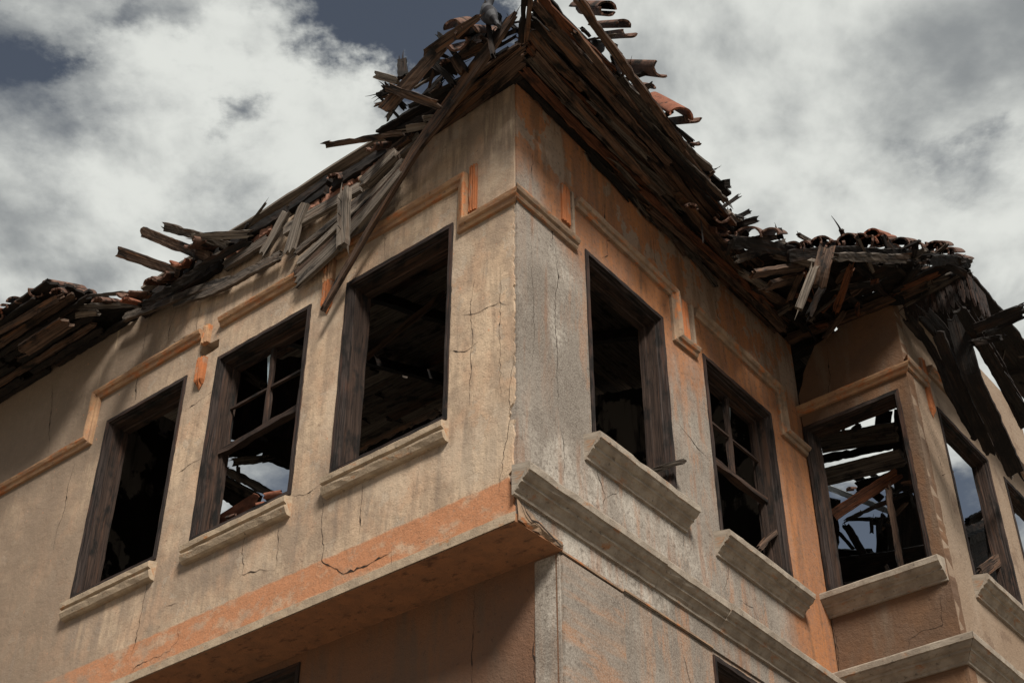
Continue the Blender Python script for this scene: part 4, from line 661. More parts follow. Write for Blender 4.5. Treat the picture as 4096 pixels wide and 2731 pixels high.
TILES=[
('large clay tile under the pigeon at the corner eave, largest one', 'clay tiles on the corner eave', (-0.312, 6.049, 8.749), (-0.11, 6.479, 9.268), 0.072, 'U', 'tile'),
('dark clay tile showing its hollow underside below the largest corner tile', 'clay tiles on the corner eave', (-0.352, 6.159, 8.739), (-0.245, 6.59, 9.288), 0.06, 'D', 'tile'),
('clay tile behind the rotted board at the corner eave, topmost', 'clay tiles on the corner eave', (-0.393, 6.128, 8.919), (-0.312, 6.516, 9.432), 0.051, 'U', 'tile'),
('small broken tile on the batten below the corner tiles', 'clay tiles on the corner eave', (-0.451, 6.306, 8.748), (-0.345, 6.543, 9.085), 0.032, 'U', 'tile'),
('stained clay tile under the long board jutting against the bright cloud', 'clay tiles on the corner eave', (-0.955, 6.839, 8.496), (-0.858, 7.07, 8.749), 0.038, 'D', 'tile'),
('single barrel tile lying on the roof edge above the brick row', 'clay tiles at the right eave edge', (-1.275, 7.311, 8.685), (-1.211, 7.776, 9.171), 0.04, 'U', 'tile'),
('clay tile on top of the far left tile row', 'clay tiles on the far left eave', (-3.687, 8.653, 8.827), (-3.548, 9.056, 9.109), 0.049, 'U', 'tile'),
('clay tile under the top one of the far left row', 'clay tiles on the far left eave', (-3.602, 8.634, 8.724), (-3.458, 9.047, 9.06), 0.047, 'U', 'tile'),
('squared clay tile third in the far left row', 'clay tiles on the far left eave', (-3.774, 8.698, 8.747), (-3.887, 9.336, 9.267), 0.053, 'D', 'tile'),
('dark upright clay tile in the far left row', 'clay tiles on the far left eave', (-3.988, 8.849, 8.811), (-4.15, 9.553, 9.353), 0.052, 'U', 'tile'),
('flat clay tile along the pole of the far left eave', 'clay tiles on the far left eave', (-3.942, 8.837, 8.792), (-3.882, 9.202, 9.048), 0.042, 'D', 'tile'),
('reddish clay tile at the left edge of the picture', 'clay tiles on the far left eave', (-4.148, 8.929, 8.772), (-4.27, 9.523, 9.223), 0.039, 'U', 'tiler'),
('small dark tile end behind the reddish one at the left edge', 'clay tiles on the far left eave', (-4.064, 8.86, 8.761), (-4.242, 9.499, 9.272), 0.028, 'U', 'tile'),
('clay tile under the reddish one at the left edge', 'clay tiles on the far left eave', (-4.157, 8.988, 8.735), (-4.128, 9.405, 9.088), 0.049, 'D', 'tile'),
('clay tile leaning on the charred lath of the far left eave', 'clay tiles on the far left eave', (-2.923, 8.281, 8.401), (-2.827, 8.591, 8.632), 0.049, 'D', 'tile'),
('reddish clay tile lying against the leaning one on the far left eave', 'clay tiles on the far left eave', (-2.878, 8.218, 8.299), (-2.867, 8.559, 8.548), 0.034, 'U', 'tiler'),
('low dark clay tile between the pole and the leaning tiles', 'clay tiles on the far left eave', (-3.202, 8.511, 8.537), (-3.167, 8.871, 8.821), 0.038, 'U', 'tile'),
('clay tile with a dark round mouth under the lowest jutting board', 'clay tiles on the far left eave', (-2.761, 8.342, 8.583), (-2.709, 8.688, 8.865), 0.049, 'U', 'tile'),
('clay tile beside a round mouthed one under the lowest jutting board', 'clay tiles on the far left eave', (-2.703, 8.32, 8.602), (-2.652, 8.68, 8.889), 0.054, 'D', 'tile'),
('curled clay tile with a hooked edge above the lowest jutting board', 'clay tiles on the far left eave', (-2.55, 8.233, 8.676), (-2.534, 8.544, 8.898), 0.054, 'D', 'tiler'),
('dark clay tile under the pale flat board of the roof edge', 'clay tiles on the far left eave', (-2.455, 8.129, 8.781), (-2.295, 8.346, 8.927), 0.053, 'D', 'tile'),
('broad dark tile high at the right eave, uppermost', 'clay tiles at the right eave edge', (0.636, 6.068, 9.03), (0.465, 6.58, 9.678), 0.055, 'U', 'tile'),
('dark tile second from the top at the right eave', 'clay tiles at the right eave edge', (0.617, 6.093, 8.993), (0.485, 6.606, 9.625), 0.048, 'D', 'tile'),
('tile third from the top at the right eave with a ragged end', 'clay tiles at the right eave edge', (0.738, 6.15, 8.956), (0.587, 6.736, 9.646), 0.045, 'U', 'tile'),
('upturned tile with a curled lip at the right eave, higher one', 'clay tiles at the right eave edge', (0.764, 6.15, 8.843), (0.644, 6.807, 9.585), 0.046, 'D', 'tile'),
('long upturned tile standing out alone at the right eave', 'clay tiles at the right eave edge', (0.988, 6.436, 8.805), (0.739, 6.929, 9.385), 0.057, 'D', 'tile'),
('small dark tile under the long upturned one at the right eave', 'clay tiles at the right eave edge', (0.946, 6.674, 8.917), (0.918, 7.157, 9.476), 0.04, 'U', 'tile'),
('orange red tile lying open on the right eave', 'clay tiles at the right eave edge', (1.15, 6.675, 8.654), (1.05, 7.244, 9.448), 0.072, 'U', 'tiler'),
('upturned tile with a curled lip below the orange red one', 'clay tiles at the right eave edge', (1.237, 6.786, 8.715), (1.103, 7.393, 9.311), 0.048, 'D', 'tile'),
('tiny broken tile at the lower end of the right eave boards', 'clay tiles at the right eave edge', (1.286, 6.977, 8.666), (1.275, 7.45, 9.159), 0.02, 'D', 'tile'),
('tile caught between the right eave boards', 'clay tiles at the right eave edge', (1.245, 7.25, 8.344), (1.28, 7.781, 8.851), 0.036, 'U', 'tile'),
('upturned tile in the valley between the two eaves', 'clay tiles at the right eave edge', (1.506, 7.501, 8.455), (1.618, 8.372, 9.224), 0.055, 'D', 'tile'),
('split tile below the upturned one in the valley between the eaves', 'clay tiles at the right eave edge', (1.511, 7.589, 8.4), (1.478, 8.194, 8.982), 0.048, 'D', 'tile'),
('clay tile in the long untidy heap along the bay roof edge', 'clay tiles heaped on the bay roof', (1.688, 7.652, 8.455), (2.009, 8.79, 9.49), 0.086, 'U', 'tile'),
('clay tile in the long untidy heap along the bay roof edge', 'clay tiles heaped on the bay roof', (1.862, 7.712, 8.515), (2.25, 8.936, 9.616), 0.061, 'U', 'tile'),
('clay tile in the long untidy heap along the bay roof edge', 'clay tiles heaped on the bay roof', (1.559, 7.65, 8.399), (1.912, 8.829, 9.439), 0.05, 'D', 'tile'),
('clay tile in the long untidy heap along the bay roof edge', 'clay tiles heaped on the bay roof', (2.055, 7.877, 8.534), (2.441, 9.097, 9.588), 0.057, 'U', 'tile'),
('clay tile in the long untidy heap along the bay roof edge', 'clay tiles heaped on the bay roof', (2.078, 7.907, 8.48), (2.511, 9.187, 9.61), 0.07, 'D', 'tile'),
('clay tile in the long untidy heap along the bay roof edge', 'clay tiles heaped on the bay roof', (2.155, 7.923, 8.586), (2.641, 9.272, 9.779), 0.044, 'U', 'tile'),
('clay tile in the long untidy heap along the bay roof edge', 'clay tiles heaped on the bay roof', (2.319, 8.051, 8.737), (2.763, 9.346, 9.875), 0.066, 'U', 'tile'),
('clay tile in the long untidy heap along the bay roof edge', 'clay tiles heaped on the bay roof', (2.244, 8.004, 8.617), (2.706, 9.322, 9.75), 0.065, 'D', 'tile'),
('clay tile in the long untidy heap along the bay roof edge', 'clay tiles heaped on the bay roof', (2.525, 8.071, 8.776), (3.114, 9.55, 10.108), 0.067, 'U', 'tile'),
('clay tile in the long untidy heap along the bay roof edge', 'clay tiles heaped on the bay roof', (2.669, 8.222, 8.917), (3.201, 9.629, 10.173), 0.061, 'U', 'tile'),
('clay tile in the long untidy heap along the bay roof edge', 'clay tiles heaped on the bay roof', (2.744, 8.269, 8.931), (3.335, 9.751, 10.235), 0.066, 'U', 'tiler'),
('clay tile in the long untidy heap along the bay roof edge', 'clay tiles heaped on the bay roof', (2.822, 8.369, 9.101), (3.472, 9.926, 10.473), 0.058, 'U', 'tiler'),
('clay tile in the long untidy heap along the bay roof edge', 'clay tiles heaped on the bay roof', (2.69, 8.2, 8.799), (3.232, 9.62, 10.062), 0.076, 'D', 'tile'),
('clay tile in the long untidy heap along the bay roof edge', 'clay tiles heaped on the bay roof', (2.894, 8.379, 9.062), (3.528, 9.916, 10.434), 0.049, 'U', 'tiler'),
('clay tile in the long untidy heap along the bay roof edge', 'clay tiles heaped on the bay roof', (2.541, 8.059, 8.682), (3.127, 9.535, 9.97), 0.059, 'D', 'tile'),
('clay tile in the long untidy heap along the bay roof edge', 'clay tiles heaped on the bay roof', (2.996, 8.477, 9.028), (3.597, 9.972, 10.315), 0.065, 'U', 'tile'),
('clay tile in the long untidy heap along the bay roof edge', 'clay tiles heaped on the bay roof', (2.876, 8.324, 8.951), (3.512, 9.864, 10.328), 0.055, 'D', 'tile'),
('clay tile in the long untidy heap along the bay roof edge', 'clay tiles heaped on the bay roof', (3.054, 8.453, 9.08), (3.784, 10.113, 10.552), 0.063, 'U', 'tile'),
('clay tile in the long untidy heap along the bay roof edge', 'clay tiles heaped on the bay roof', (3.204, 8.579, 9.155), (3.869, 10.156, 10.533), 0.064, 'U', 'tile'),
('clay tile in the long untidy heap along the bay roof edge', 'clay tiles heaped on the bay roof', (3.297, 8.666, 9.199), (4.033, 10.333, 10.636), 0.053, 'D', 'tile'),
('clay tile in the long untidy heap along the bay roof edge', 'clay tiles heaped on the bay roof', (3.433, 8.742, 9.299), (4.285, 10.556, 10.915), 0.061, 'U', 'tile'),
('clay tile in the long untidy heap along the bay roof edge', 'clay tiles heaped on the bay roof', (3.498, 8.76, 9.322), (4.256, 10.455, 10.82), 0.047, 'U', 'tile'),
('clay tile in the long untidy heap along the bay roof edge', 'clay tiles heaped on the bay roof', (3.082, 8.456, 8.982), (3.767, 10.058, 10.37), 0.054, 'D', 'tile'),
('clay tile in the long untidy heap along the bay roof edge', 'clay tiles heaped on the bay roof', (3.26, 8.651, 9.13), (4.035, 10.367, 10.6), 0.051, 'U', 'tile'),
('clay tile in the long untidy heap along the bay roof edge', 'clay tiles heaped on the bay roof', (3.41, 8.745, 9.226), (4.14, 10.404, 10.691), 0.051, 'D', 'tile'),
('clay tile in the long untidy heap along the bay roof edge', 'clay tiles heaped on the bay roof', (3.558, 8.771, 9.265), (4.395, 10.568, 10.838), 0.052, 'U', 'tile'),
('clay tile in the long untidy heap along the bay roof edge', 'clay tiles heaped on the bay roof', (3.618, 8.816, 9.23), (4.528, 10.704, 10.853), 0.052, 'U', 'tile'),
('clay tile in the long untidy heap along the bay roof edge', 'clay tiles heaped on the bay roof', (3.478, 8.718, 9.145), (4.222, 10.396, 10.572), 0.058, 'D', 'tile'),
('clay tile in the long untidy heap along the bay roof edge', 'clay tiles heaped on the bay roof', (2.407, 8.051, 8.702), (2.92, 9.433, 9.938), 0.047, 'U', 'tile'),
('clay tile in the long untidy heap along the bay roof edge', 'clay tiles heaped on the bay roof', (2.434, 8.019, 8.633), (2.993, 9.461, 9.902), 0.051, 'D', 'tile'),
('curved orange tile piece on the sill of the middle window, upper one', 'tile pieces on the window sill', (-1.598, 7.901, 6.393), (-1.464, 7.83, 6.379), 0.025, 'D', 'tiler'),
('curved orange tile piece on the sill of the middle window, lower one', 'tile pieces on the window sill', (-1.655, 7.909, 6.338), (-1.584, 7.903, 6.358), 0.023, 'U', 'tiler'),
('dark stone like tile piece at the left of the middle sill', 'tile pieces on the window sill', (-1.871, 8.1, 6.349), (-1.798, 8.079, 6.373), 0.026, 'U', 'tile'),
('tile seen far back on the gutter through the bay window, larger one', 'tile pieces on the window sill', (3.264, 11.861, 8.894), (3.357, 11.914, 8.935), 0.032, 'U', 'tile'),
('tile seen far back on the gutter through the bay window, smaller one', 'tile pieces on the window sill', (3.333, 11.804, 8.818), (3.404, 11.875, 8.878), 0.023, 'U', 'tiler'),
]
CRACKS={
'L':[[(0.312, 7.243), (0.356, 7.054), (0.333, 6.836), (0.338, 6.562), (0.348, 6.28)], [(0.115, 7.209), (0.118, 6.774), (0.115, 6.49), (0.108, 6.235), (0.129, 6.183)], [(0.426, 6.997), (0.3, 6.945), (0.125, 6.941), (0.039, 6.874)], [(0.514, 6.767), (0.388, 6.701), (0.284, 6.723)], [(1.173, 8.108), (1.138, 8.014), (1.132, 7.851)], [(1.519, 6.159), (1.509, 5.935), (1.472, 5.761), (1.48, 5.685), (1.285, 5.527), (1.119, 5.521), (0.905, 5.541), (0.902, 5.385)], [(2.223, 6.126), (2.229, 6.001), (2.194, 5.906), (2.201, 5.839), (2.017, 5.811), (1.887, 5.759)], [(1.908, 6.082), (1.888, 5.881), (1.883, 5.731)], [(1.818, 6.261), (1.698, 6.214), (1.537, 6.243)], [(3.185, 6.13), (3.189, 5.9), (3.201, 5.706), (3.227, 5.576)], [(2.784, 5.729), (2.749, 5.569), (2.821, 5.51), (3.13, 5.507), (3.268, 5.425)], [(2.958, 5.854), (2.8, 5.845)], [(4.41, 7.563), (4.433, 7.358), (4.401, 7.137), (4.449, 6.985), (4.437, 6.797)], [(5.049, 8.646), (4.942, 8.316), (4.914, 8.109), (4.821, 7.823)], [(3.785, 8.101), (3.747, 7.861), (3.806, 7.814)], [(3.114, 7.473), (2.964, 7.476), (2.8, 7.506)], [(2.791, 6.936), (2.936, 6.939), (3.056, 6.914)], [(1.173, 6.121), (1.182, 5.867), (1.171, 5.745)], [(2.608, 5.394), (2.453, 5.439), (2.207, 5.468)], [(3.111, 8.485), (3.126, 8.287), (3.117, 8.191), (3.256, 8.222), (3.332, 8.214), (3.455, 8.259)], [(3.782, 8.811), (3.785, 8.387), (3.758, 8.187)], [(3.424, 8.579), (3.474, 8.395), (3.456, 8.265)], [(3.811, 8.166), (3.774, 8.066), (3.774, 7.975), (3.737, 7.851)], [(-0.012, 6.594), (0.046, 6.251), (0.039, 6.07), (0.106, 5.728), (0.12, 5.596), (0.029, 5.561)]],
'R':[[(0.169, 7.627), (0.158, 7.397), (0.169, 7.048), (0.179, 6.715), (0.155, 6.537), (0.097, 6.355)], [(0.307, 7.587), (0.416, 7.55), (0.434, 7.34), (0.407, 7.226), (0.384, 6.953), (0.402, 6.793), (0.401, 6.517), (0.403, 6.347)], [(1.631, 8.586), (1.632, 8.437), (1.626, 8.227)], [(1.005, 8.429), (1.006, 8.334), (1.006, 8.214)], [(1.094, 8.159), (1.01, 8.053), (1.017, 7.931), (0.937, 7.854)], [(0.182, 8.243), (0.172, 8.039), (0.178, 7.93)], [(0.382, 7.936), (0.379, 7.538)], [(2.523, 8.67), (2.477, 8.39), (2.554, 8.208)], [(2.585, 8.198), (2.521, 8.074), (2.537, 7.863)], [(2.19, 8.166), (2.192, 8.042), (2.208, 7.941)], [(1.738, 6.978), (1.948, 6.898), (2.188, 6.852)], [(0.742, 6.181), (0.793, 6.046), (0.846, 5.971), (0.822, 5.859)], [(0.845, 5.948), (1.007, 6.071)], [(0.41, 6.226), (0.446, 6.108), (0.437, 5.86)], [(1.721, 6.126), (1.685, 5.922)], [(2.259, 6.136), (2.237, 6.006), (2.154, 5.877)], [(2.34, 5.894), (2.531, 5.912), (2.579, 5.836)], [(0.51, 5.35), (0.53, 5.121), (0.518, 4.685)]],
'B':[[(0.331, 8.6), (0.315, 8.331), (0.269, 8.149), (0.3, 7.989)], [(0.015, 6.263), (0.027, 6.06), (0.004, 5.857)], [(0.844, 6.212), (0.822, 5.978), (0.682, 5.99), (0.562, 5.947), (0.524, 5.785)]],
}
BAYEDGE=[(0.015, 8.263), (0.06, 8.352), (0.086, 8.451), (0.145, 8.549), (0.22, 8.668), (0.346, 8.699), (0.445, 8.728)]
HOLE=[(3.029, 7.903), (3.026, 7.971), (2.986, 8.021), (2.907, 7.996), (2.814, 7.986), (2.808, 7.907), (2.871, 7.896), (2.928, 7.897), (2.97, 7.896)]
BIRD=[(-0.087, 5.993, 8.739), (-0.135, 6.032, 8.889), (-0.187, 6.076, 9.057), (-0.166, 6.058, 8.892)]
BIRDB=[(0.538, 6.672, 9.255), (0.577, 6.723, 9.374)]
BRICKS=[(2.306, 2.434, 8.728, 8.788), (2.44, 2.558, 8.718, 8.773), (2.519, 2.563, 8.691, 8.731), (2.712, 2.829, 8.731, 8.791), (2.598, 2.694, 8.701, 8.761), (1.545, 1.713, 8.748, 8.808), (1.459, 1.546, 8.747, 8.807), (1.557, 1.715, 8.686, 8.736), (1.462, 1.558, 8.686, 8.736), (1.247, 1.369, 8.712, 8.772), (1.136, 1.247, 8.725, 8.785), (1.82, 1.903, 8.675, 8.725), (1.803, 2.004, 8.688, 8.748), (0.953, 1.045, 8.754, 8.804), (0.853, 0.953, 8.754, 8.804), (1.715, 1.783, 8.687, 8.747)]
FRET=[(3.129, 8.855, 8.74), (3.523, 8.438, 8.74)]

# ---------------------------------------------------------------- setting
mb = MB(); S_ = 1500
mb.face([(-S_, -S_, 0), (S_, -S_, 0), (S_, S_, 0), (-S_, S_, 0)], [(0, 0), (1, 0), (1, 1), (0, 1)])
tag(mb.build('ground', M['street']), None, None, None, 'structure')

# ---------------------------------------------------------------- the house
H = empty('ruined_house', (Kp.x, Kp.y, 0))
tag(H, 'burnt old corner house with cream and gray plaster, empty windows and a collapsed timber roof', 'house')
WL = [(.515, 1.476), (1.82, 2.79), (3.13, 4.07)]; WR = [(.74, 1.67), (2.19, 3.17)]; Z0, Z1 = 6.27, 7.80
rect = lambda a, b, c, d: [(a, c), (b, c), (b, d), (a, d)]
def ragline(u, z0, z1, amp, step):
    out = []; z = z0
    while z < z1: out.append((u+R.uniform(-.2, 1)*amp, z)); z += step*R.uniform(.5, 1.5)
    return out
edge = [(.016, 5.40)]+[(max(.010, p[0])+max(0, math.sin(p[1]*9.)+math.sin(p[1]*4.3+1)-1.1)*.022+(.03 if 6.05 < p[1] < 6.16 or 5.62 < p[1] < 5.72 else 0), p[1]) for p in ragline(.010, 5.5, 7.62, .013, .022)]+[(.011, 7.7), (.011, 8.2)]+[(max(.009, p[0]), p[1]) for p in ragline(.010, 8.25, 8.78, .008, .06)]
outl = edge+[(.010, 8.82), (7.4, 8.82), (7.4, 5.40)]
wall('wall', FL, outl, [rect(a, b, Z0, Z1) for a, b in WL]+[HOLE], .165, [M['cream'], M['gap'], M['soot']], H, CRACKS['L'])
rw = [(.0, 5.405), (3.72, 5.405), (3.72, 8.80), (.0, 8.80)]
# the gray wall starts a little behind the cream corner so that the broken plaster edge shows
def FR2(u, o, z): return FR(u+.012, o, z)
wall('wall', FR, [(.014, 5.405), (3.72, 5.405), (3.72, 8.80), (.014, 8.80)], [rect(a, b, Z0, Z1) for a, b in WR], .165, [M['gray'], M['gap'], M['soot']], H, CRACKS['R'])
# ground floor walls set back under the overhang
wall('wall', FL, [(.035, 0), (7.4, 0), (7.4, 5.40), (.035, 5.40)], [rect(2.02, 2.95, 3.9, 5.34)], .165, [M['ochredark'], M['gap'], M['soot']], H,
     [[(.62, 5.40), (.63, 4.9), (.62, 3.9)], [(.17, 5.2), (.2, 4.9), (.19, 4.4), (.22, 4.2)]], 0, -.39)
wall('wall', FR, [(.391, 0), (3.74, 0), (3.74, 5.40), (1.0, 5.40), (1.0, 5.395), (.391, 5.385)], [rect(1.96, 2.90, 3.9, 5.372)], .165, [M['graylow'], M['gap'], M['soot']], H,
     [[(.47, 5.3), (.46, 4.9), (.47, 4.4)], [(1.6, 5.3), (1.66, 5.1), (1.75, 4.9)]], 0, -.012)
mb = MB(); boxF(mb, lambda u, o, z: FR(u, o, z), .405, .98, -.011, .004, 3.2, 5.375, .001); mb.build('pilaster', M['graylow'], H)
# soffit of the overhang: slab with a thin lip
mb = MB(); pts = [FL(-.0, .0, 5.398), FL(7.4, .0, 5.398), FL(7.4, -.40, 5.398), FL(.0, -.40, 5.398)]
mb.face(pts, [(0, 0), (7.4, 0), (7.4, .4), (0, .4)]); q = [p+UP*.05 for p in pts]
for i in range(4):
    j = (i+1) % 4; mb.face([pts[i], pts[j], q[j], q[i]], [(0, 0), (1, 0), (1, .05), (0, .05)])
mb.build('overhang_soffit', M['slab'], H)
sweep('string_course', FL, [(.004, 5.405), (7.4, 5.405)], [(0, -.002), (0, .006), (.055, .007), (.06, -.002)], M['sill'], H, 0, 0, .001)
# moulded label courses over the windows
PM = [(-.050, -.002), (-.050, .022), (-.036, .030), (-.020, .031), (-.014, .046), (.006, .056), (.018, .058), (.024, .048), (.028, -.002)]
zl, zh = 7.72, 8.125
pathL = [(0, zl), (.415, zl), (.415, zh), (1.60, zh)]
sweep('moulding', FL, pathL, PM, M['mould'], H, -1, 0)
sweep('moulding', FL, [(1.71, zh), (2.80, zh)], PM, M['mould'], H)
sweep('moulding', FL, [(3.01, zh), (4.27, zh), (4.27, zl-.02), (7.4, zl-.02)], PM, M['mould'], H)
sweep('moulding', FR, [(0, 7.755), (.625, 7.755)], [(-d, o) for d, o in PM][::-1] if False else PM, M['mouldgray'], H, -1, 0)
sweep('moulding', FR, [(.640, 8.195), (1.835, 8.125), (1.835, 7.725), (2.085, 7.74)] if False else [(.640, 8.15), (1.835, 8.12), (1.835, 7.725), (2.085, 7.74)], PM, M['mouldgray'], H)
sweep('moulding', FR, [(2.115, 8.14), (3.35, 8.12), (3.35, 7.725), (3.70, 7.725)], PM, M['mouldgray'], H)
def pend(F, u0, u1, z0, z1, o=.035, point=True, par=H, m='orange'):
    n = 13; prof = []
    for i in range(n):
        f = i/(n-1); prof.append((u0+(u1-u0)*f, o*(.55+.45*abs(math.cos(f*math.pi*3)))*(.6 if i in (0, n-1) else 1)))
    zs = [z1, z1-.01]+[z1-(z1-z0)*k/5 for k in range(1, 6)]; rows = []
    for k, z in enumerate(zs):
        rows.append([F(u0, -.003, z)]+[F(u+R.uniform(-.002, .002), oo*R.uniform(.9, 1.05), z) for u, oo in prof]+[F(u1, -.003, z)])
    uc = (u0+u1)/2
    if point: rows.append([F(uc+(u-uc)*.75, oo*.2 if 0 < i < n+1 else -.003, z0-.03-.05*(1-abs(u-uc)/((u1-u0)/2))) for i, (u, oo) in enumerate([(u0, 0)]+prof+[(u1, 0)])])
    mb = MB(); mb.grid(rows, lambda a, b: (a*.05, b*.01)); mb.face(rows[0], [(i*.01, 0) for i in range(len(rows[0]))]); mb.face(rows[-1][::-1], [(i*.01, 0) for i in range(len(rows[0]))])
    return mb.build('pendant_ornament', M[m], par)
pend(FL, .315, .375, 7.80, 8.20, .026, False); pend(FL, 1.61, 1.695, 7.70, 7.90, .045, True); pend(FL, 1.608, 1.697, 7.90, 8.16, .047, False, H, 'mould'); pend(FL, 2.915, 2.995, 7.66, 7.86, .05, True); pend(FL, 2.92, 2.995, 8.0, 8.165, .045, False, H, 'mould')
pend(FR, .485, .575, 7.88, 8.20, .022, False); pend(FR, 1.93, 2.02, 7.80, 8.14, .022, False)
mb = MB(); boxF(mb, FR, .59, .615, -.002, .02, 7.80, 8.2); boxF(mb, FR, 2.045, 2.075, -.002, .03, 7.79, 8.15); boxF(mb, FR, 1.875, 1.905, -.002, .03, 7.79, 8.15); mb.build('moulding', M['beige'], H)

# windows
SL = [(0, -.002), (0, .028), (.012, .044), (.045, .058), (.058, .060), (.064, .046), (.074, .046), (.082, .066), (.118, .070), (.126, .062), (.142, -.002)]
SR = [(0, -.002), (0, .018), (.016, .020), (.020, .026), (.027, .033), (.037, .040), (.048, .048), (.055, .058), (.058, .070), (.074, .072), (.076, .078), (.079, .088), (.086, .099), (.096, .108), (.107, .113), (.109, .124), (.146, .127), (.156, .121), (.178, -.002)]
for i, (a, b) in enumerate(WL):
    window(FL, a, b, Z0, Z1, H, 'cross' if i == 1 else None, True, (a-.015, b+.015, 6.105, SL, 0, 0))
for i, (a, b) in enumerate(WR):
    window(FR, a, b, Z0, Z1, H, 'cross' if i == 1 else None, True, (a-.09, b+.07, 6.11, SR, 0, 0), 'cornice')
window(lambda u, o, z: FL(u, o-.39, z), 2.02, 2.95, 3.9, 5.34, H)
window(lambda u, o, z: FR(u, o-.012, z), 1.96, 2.90, 3.9, 5.372, H)
# sill cornice of the gray wall, breaking forward over the pilaster
CP = [(d*1.05, o*.98) for d, o in SR]
sweep('cornice', FR, [(-.035, 5.545), (1.30, 5.545)], CP, M['cornice'], H, 0, 0, .002)
sweep('cornice', FR, [(1.301, 5.548), (2.03, 5.548)], [(d, o*.9) for d, o in CP], M['cornice'], H, 0, 0, .002)
sweep('cornice', FR, [(2.031, 5.546), (3.70, 5.546)], CP, M['cornice'], H, 0, 0, .002)
mb = MB()
for a, b, z in ((.40, .985, 5.392), (1.0, 1.95, 5.405)): boxF(mb, FR, a, b, -.002, .006, z, z+.012, .0015)
mb.build('string_course', M['mouldgray'], H)
# broken concrete under the corner
mb = MB(); rows = []
for k in range(10):
    t = k/9; rows.append([FR(.0+.39*t, .003+R.uniform(0, .012), 5.402+R.uniform(0, .006)), FR(.0+.39*t, .014+R.uniform(0, .014), 5.43+R.uniform(-.01, .01)), FR(.0+.39*t, .004+R.uniform(0, .01), 5.53-.10*t+R.uniform(-.015, .015)), FR(.39*t, -.002, 5.54-.10*t)])
mb.grid(rows, lambda a, b: (a*.04, b*.04)); mb.build('broken_bracket', M['mouldgray'], H)
mb = MB(); ln = [(.018, 5.53), (.05, 5.47), (.10, 5.44), (.16, 5.455), (.25, 5.43), (.36, 5.40)]
rows = [[FR(u, .0285, z+.006), FR(u, .0285, z-.007)] for u, z in ln]; mb.grid(rows, lambda a, b: (a, b)); mb.build('crack', M['gap'], H)

# bay
bo = [(0, 3.0), (VC, 3.0), (VC, 8.90), (.40, 8.88)]+BAYEDGE[::-1]
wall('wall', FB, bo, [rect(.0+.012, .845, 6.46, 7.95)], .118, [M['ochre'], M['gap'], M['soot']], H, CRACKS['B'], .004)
wall('wall', FC, [(.014, 3.0), (2.8, 3.0), (2.8, 9.25), (1.2, 9.2), (.7, 9.08), (.3, 8.98), (.014, 8.92)], [rect(.52, 1.50, 6.5, 8.03), rect(1.83, 2.7, 6.5, 8.03)], .118, [M['beige'], M['gap'], M['soot']], H,
     [[(.3, 7.6), (.34, 7.2), (.33, 6.8)], [(.10, 8.0), (.12, 7.6)], [(1.6, 8.9), (1.7, 8.6), (1.9, 8.3)]], .003)
window(FB, .014, .845, 6.46, 7.95, H, None, True, (.0, .93, 6.285, SR, 0, 0), 'cornice', None, .75)
window(FC, .52, 1.50, 6.5, 8.03, H, None, True, (.46, 1.56, 6.34, SR, 0, 0), 'cornice', None, .75)
window(FC, 1.83, 2.7, 6.5, 8.03, H, None, True, (1.77, 2.8, 6.34, SR, 0, 0), 'cornice', None, .75)
sweep('moulding', FB, [(0, 8.11), (VC, 8.11)], PM, M['mould'], H, 0, 1)
sweep('moulding', FC, [(0, 8.16), (.36, 8.16)], PM, M['mouldgray'], H, -1, 0)
sweep('moulding', FC, [(.46, 8.36), (2.8, 8.36)], PM, M['mouldgray'], H)
pend(FC, .34, .42, 7.92, 8.40, .03, True)
sweep('cornice', FB, [(0, 5.66), (VC, 5.66)], CP, M['cornice'], H, 0, 1)
sweep('cornice', FC, [(0, 5.66), (2.8, 5.66)], CP, M['cornice'], H, -1, 0)

# bricks built into the wall head
def brick(F, u0, u1, z0, z1, o0, o1, slope):
    mb = MB(); n = 6; rows = []
    for k in range(n+1):
        u = u0+(u1-u0)*k/n; dz = slope*(u-u0); j = lambda: R.uniform(-.006, .006)
        rows.append([F(u, o0, z0+dz+j()), F(u, o1+j(), z0+dz+j()), F(u+j(), o1+j(), z1+dz+j()), F(u, o0, z1+dz+j())])
    s0 = R.uniform(0, 30); mb.grid(rows, lambda a, b: (a*.04+s0, b*.06+s0), 0, True); mb.face(rows[0][::-1], [(0, 0), (.1, 0), (.1, .06), (0, .06)]); mb.face(rows[-1], [(0, 0), (.1, 0), (.1, .06), (0, .06)])
    mb.build('brick', M['brick'], H)
for u0, u1, z0, z1 in BRICKS: brick(FL, u0, u1, z0, z1, -.15, .05+R.uniform(-.01, .015), 0)

# inside: floor, sooty partitions
def slab(name, pts, th, mname, parent=H):
    mb = MB(); top = [Vector(p) for p in pts]; bot = [p-UP*th for p in top]; n = len(top)
    mb.face(top, [(p.x, p.y) for p in top]); mb.face(bot[::-1], [(p.x, p.y) for p in bot[::-1]])
    for i in range(n):
        j = (i+1) % n; mb.face([top[i], bot[i], bot[j], top[j]], [(0, 0), (0, th), (1, th), (1, 0)])
    return mb.build(name, M[mname], parent)
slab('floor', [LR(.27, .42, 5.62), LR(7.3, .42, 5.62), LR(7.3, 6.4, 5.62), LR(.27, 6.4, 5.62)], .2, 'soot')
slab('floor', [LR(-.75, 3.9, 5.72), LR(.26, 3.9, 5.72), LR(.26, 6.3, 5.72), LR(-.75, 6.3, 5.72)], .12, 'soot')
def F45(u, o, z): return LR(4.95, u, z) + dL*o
wall('interior_wall', F45, [(.27, 5.62), (1.75, 5.62), (1.78, 6.6), (1.66, 7.4), (1.72, 8.2), (1.6, 8.75), (.27, 8.75)], [], .1, [M['soot'], M['gap'], M['soot']], H, (), .01)
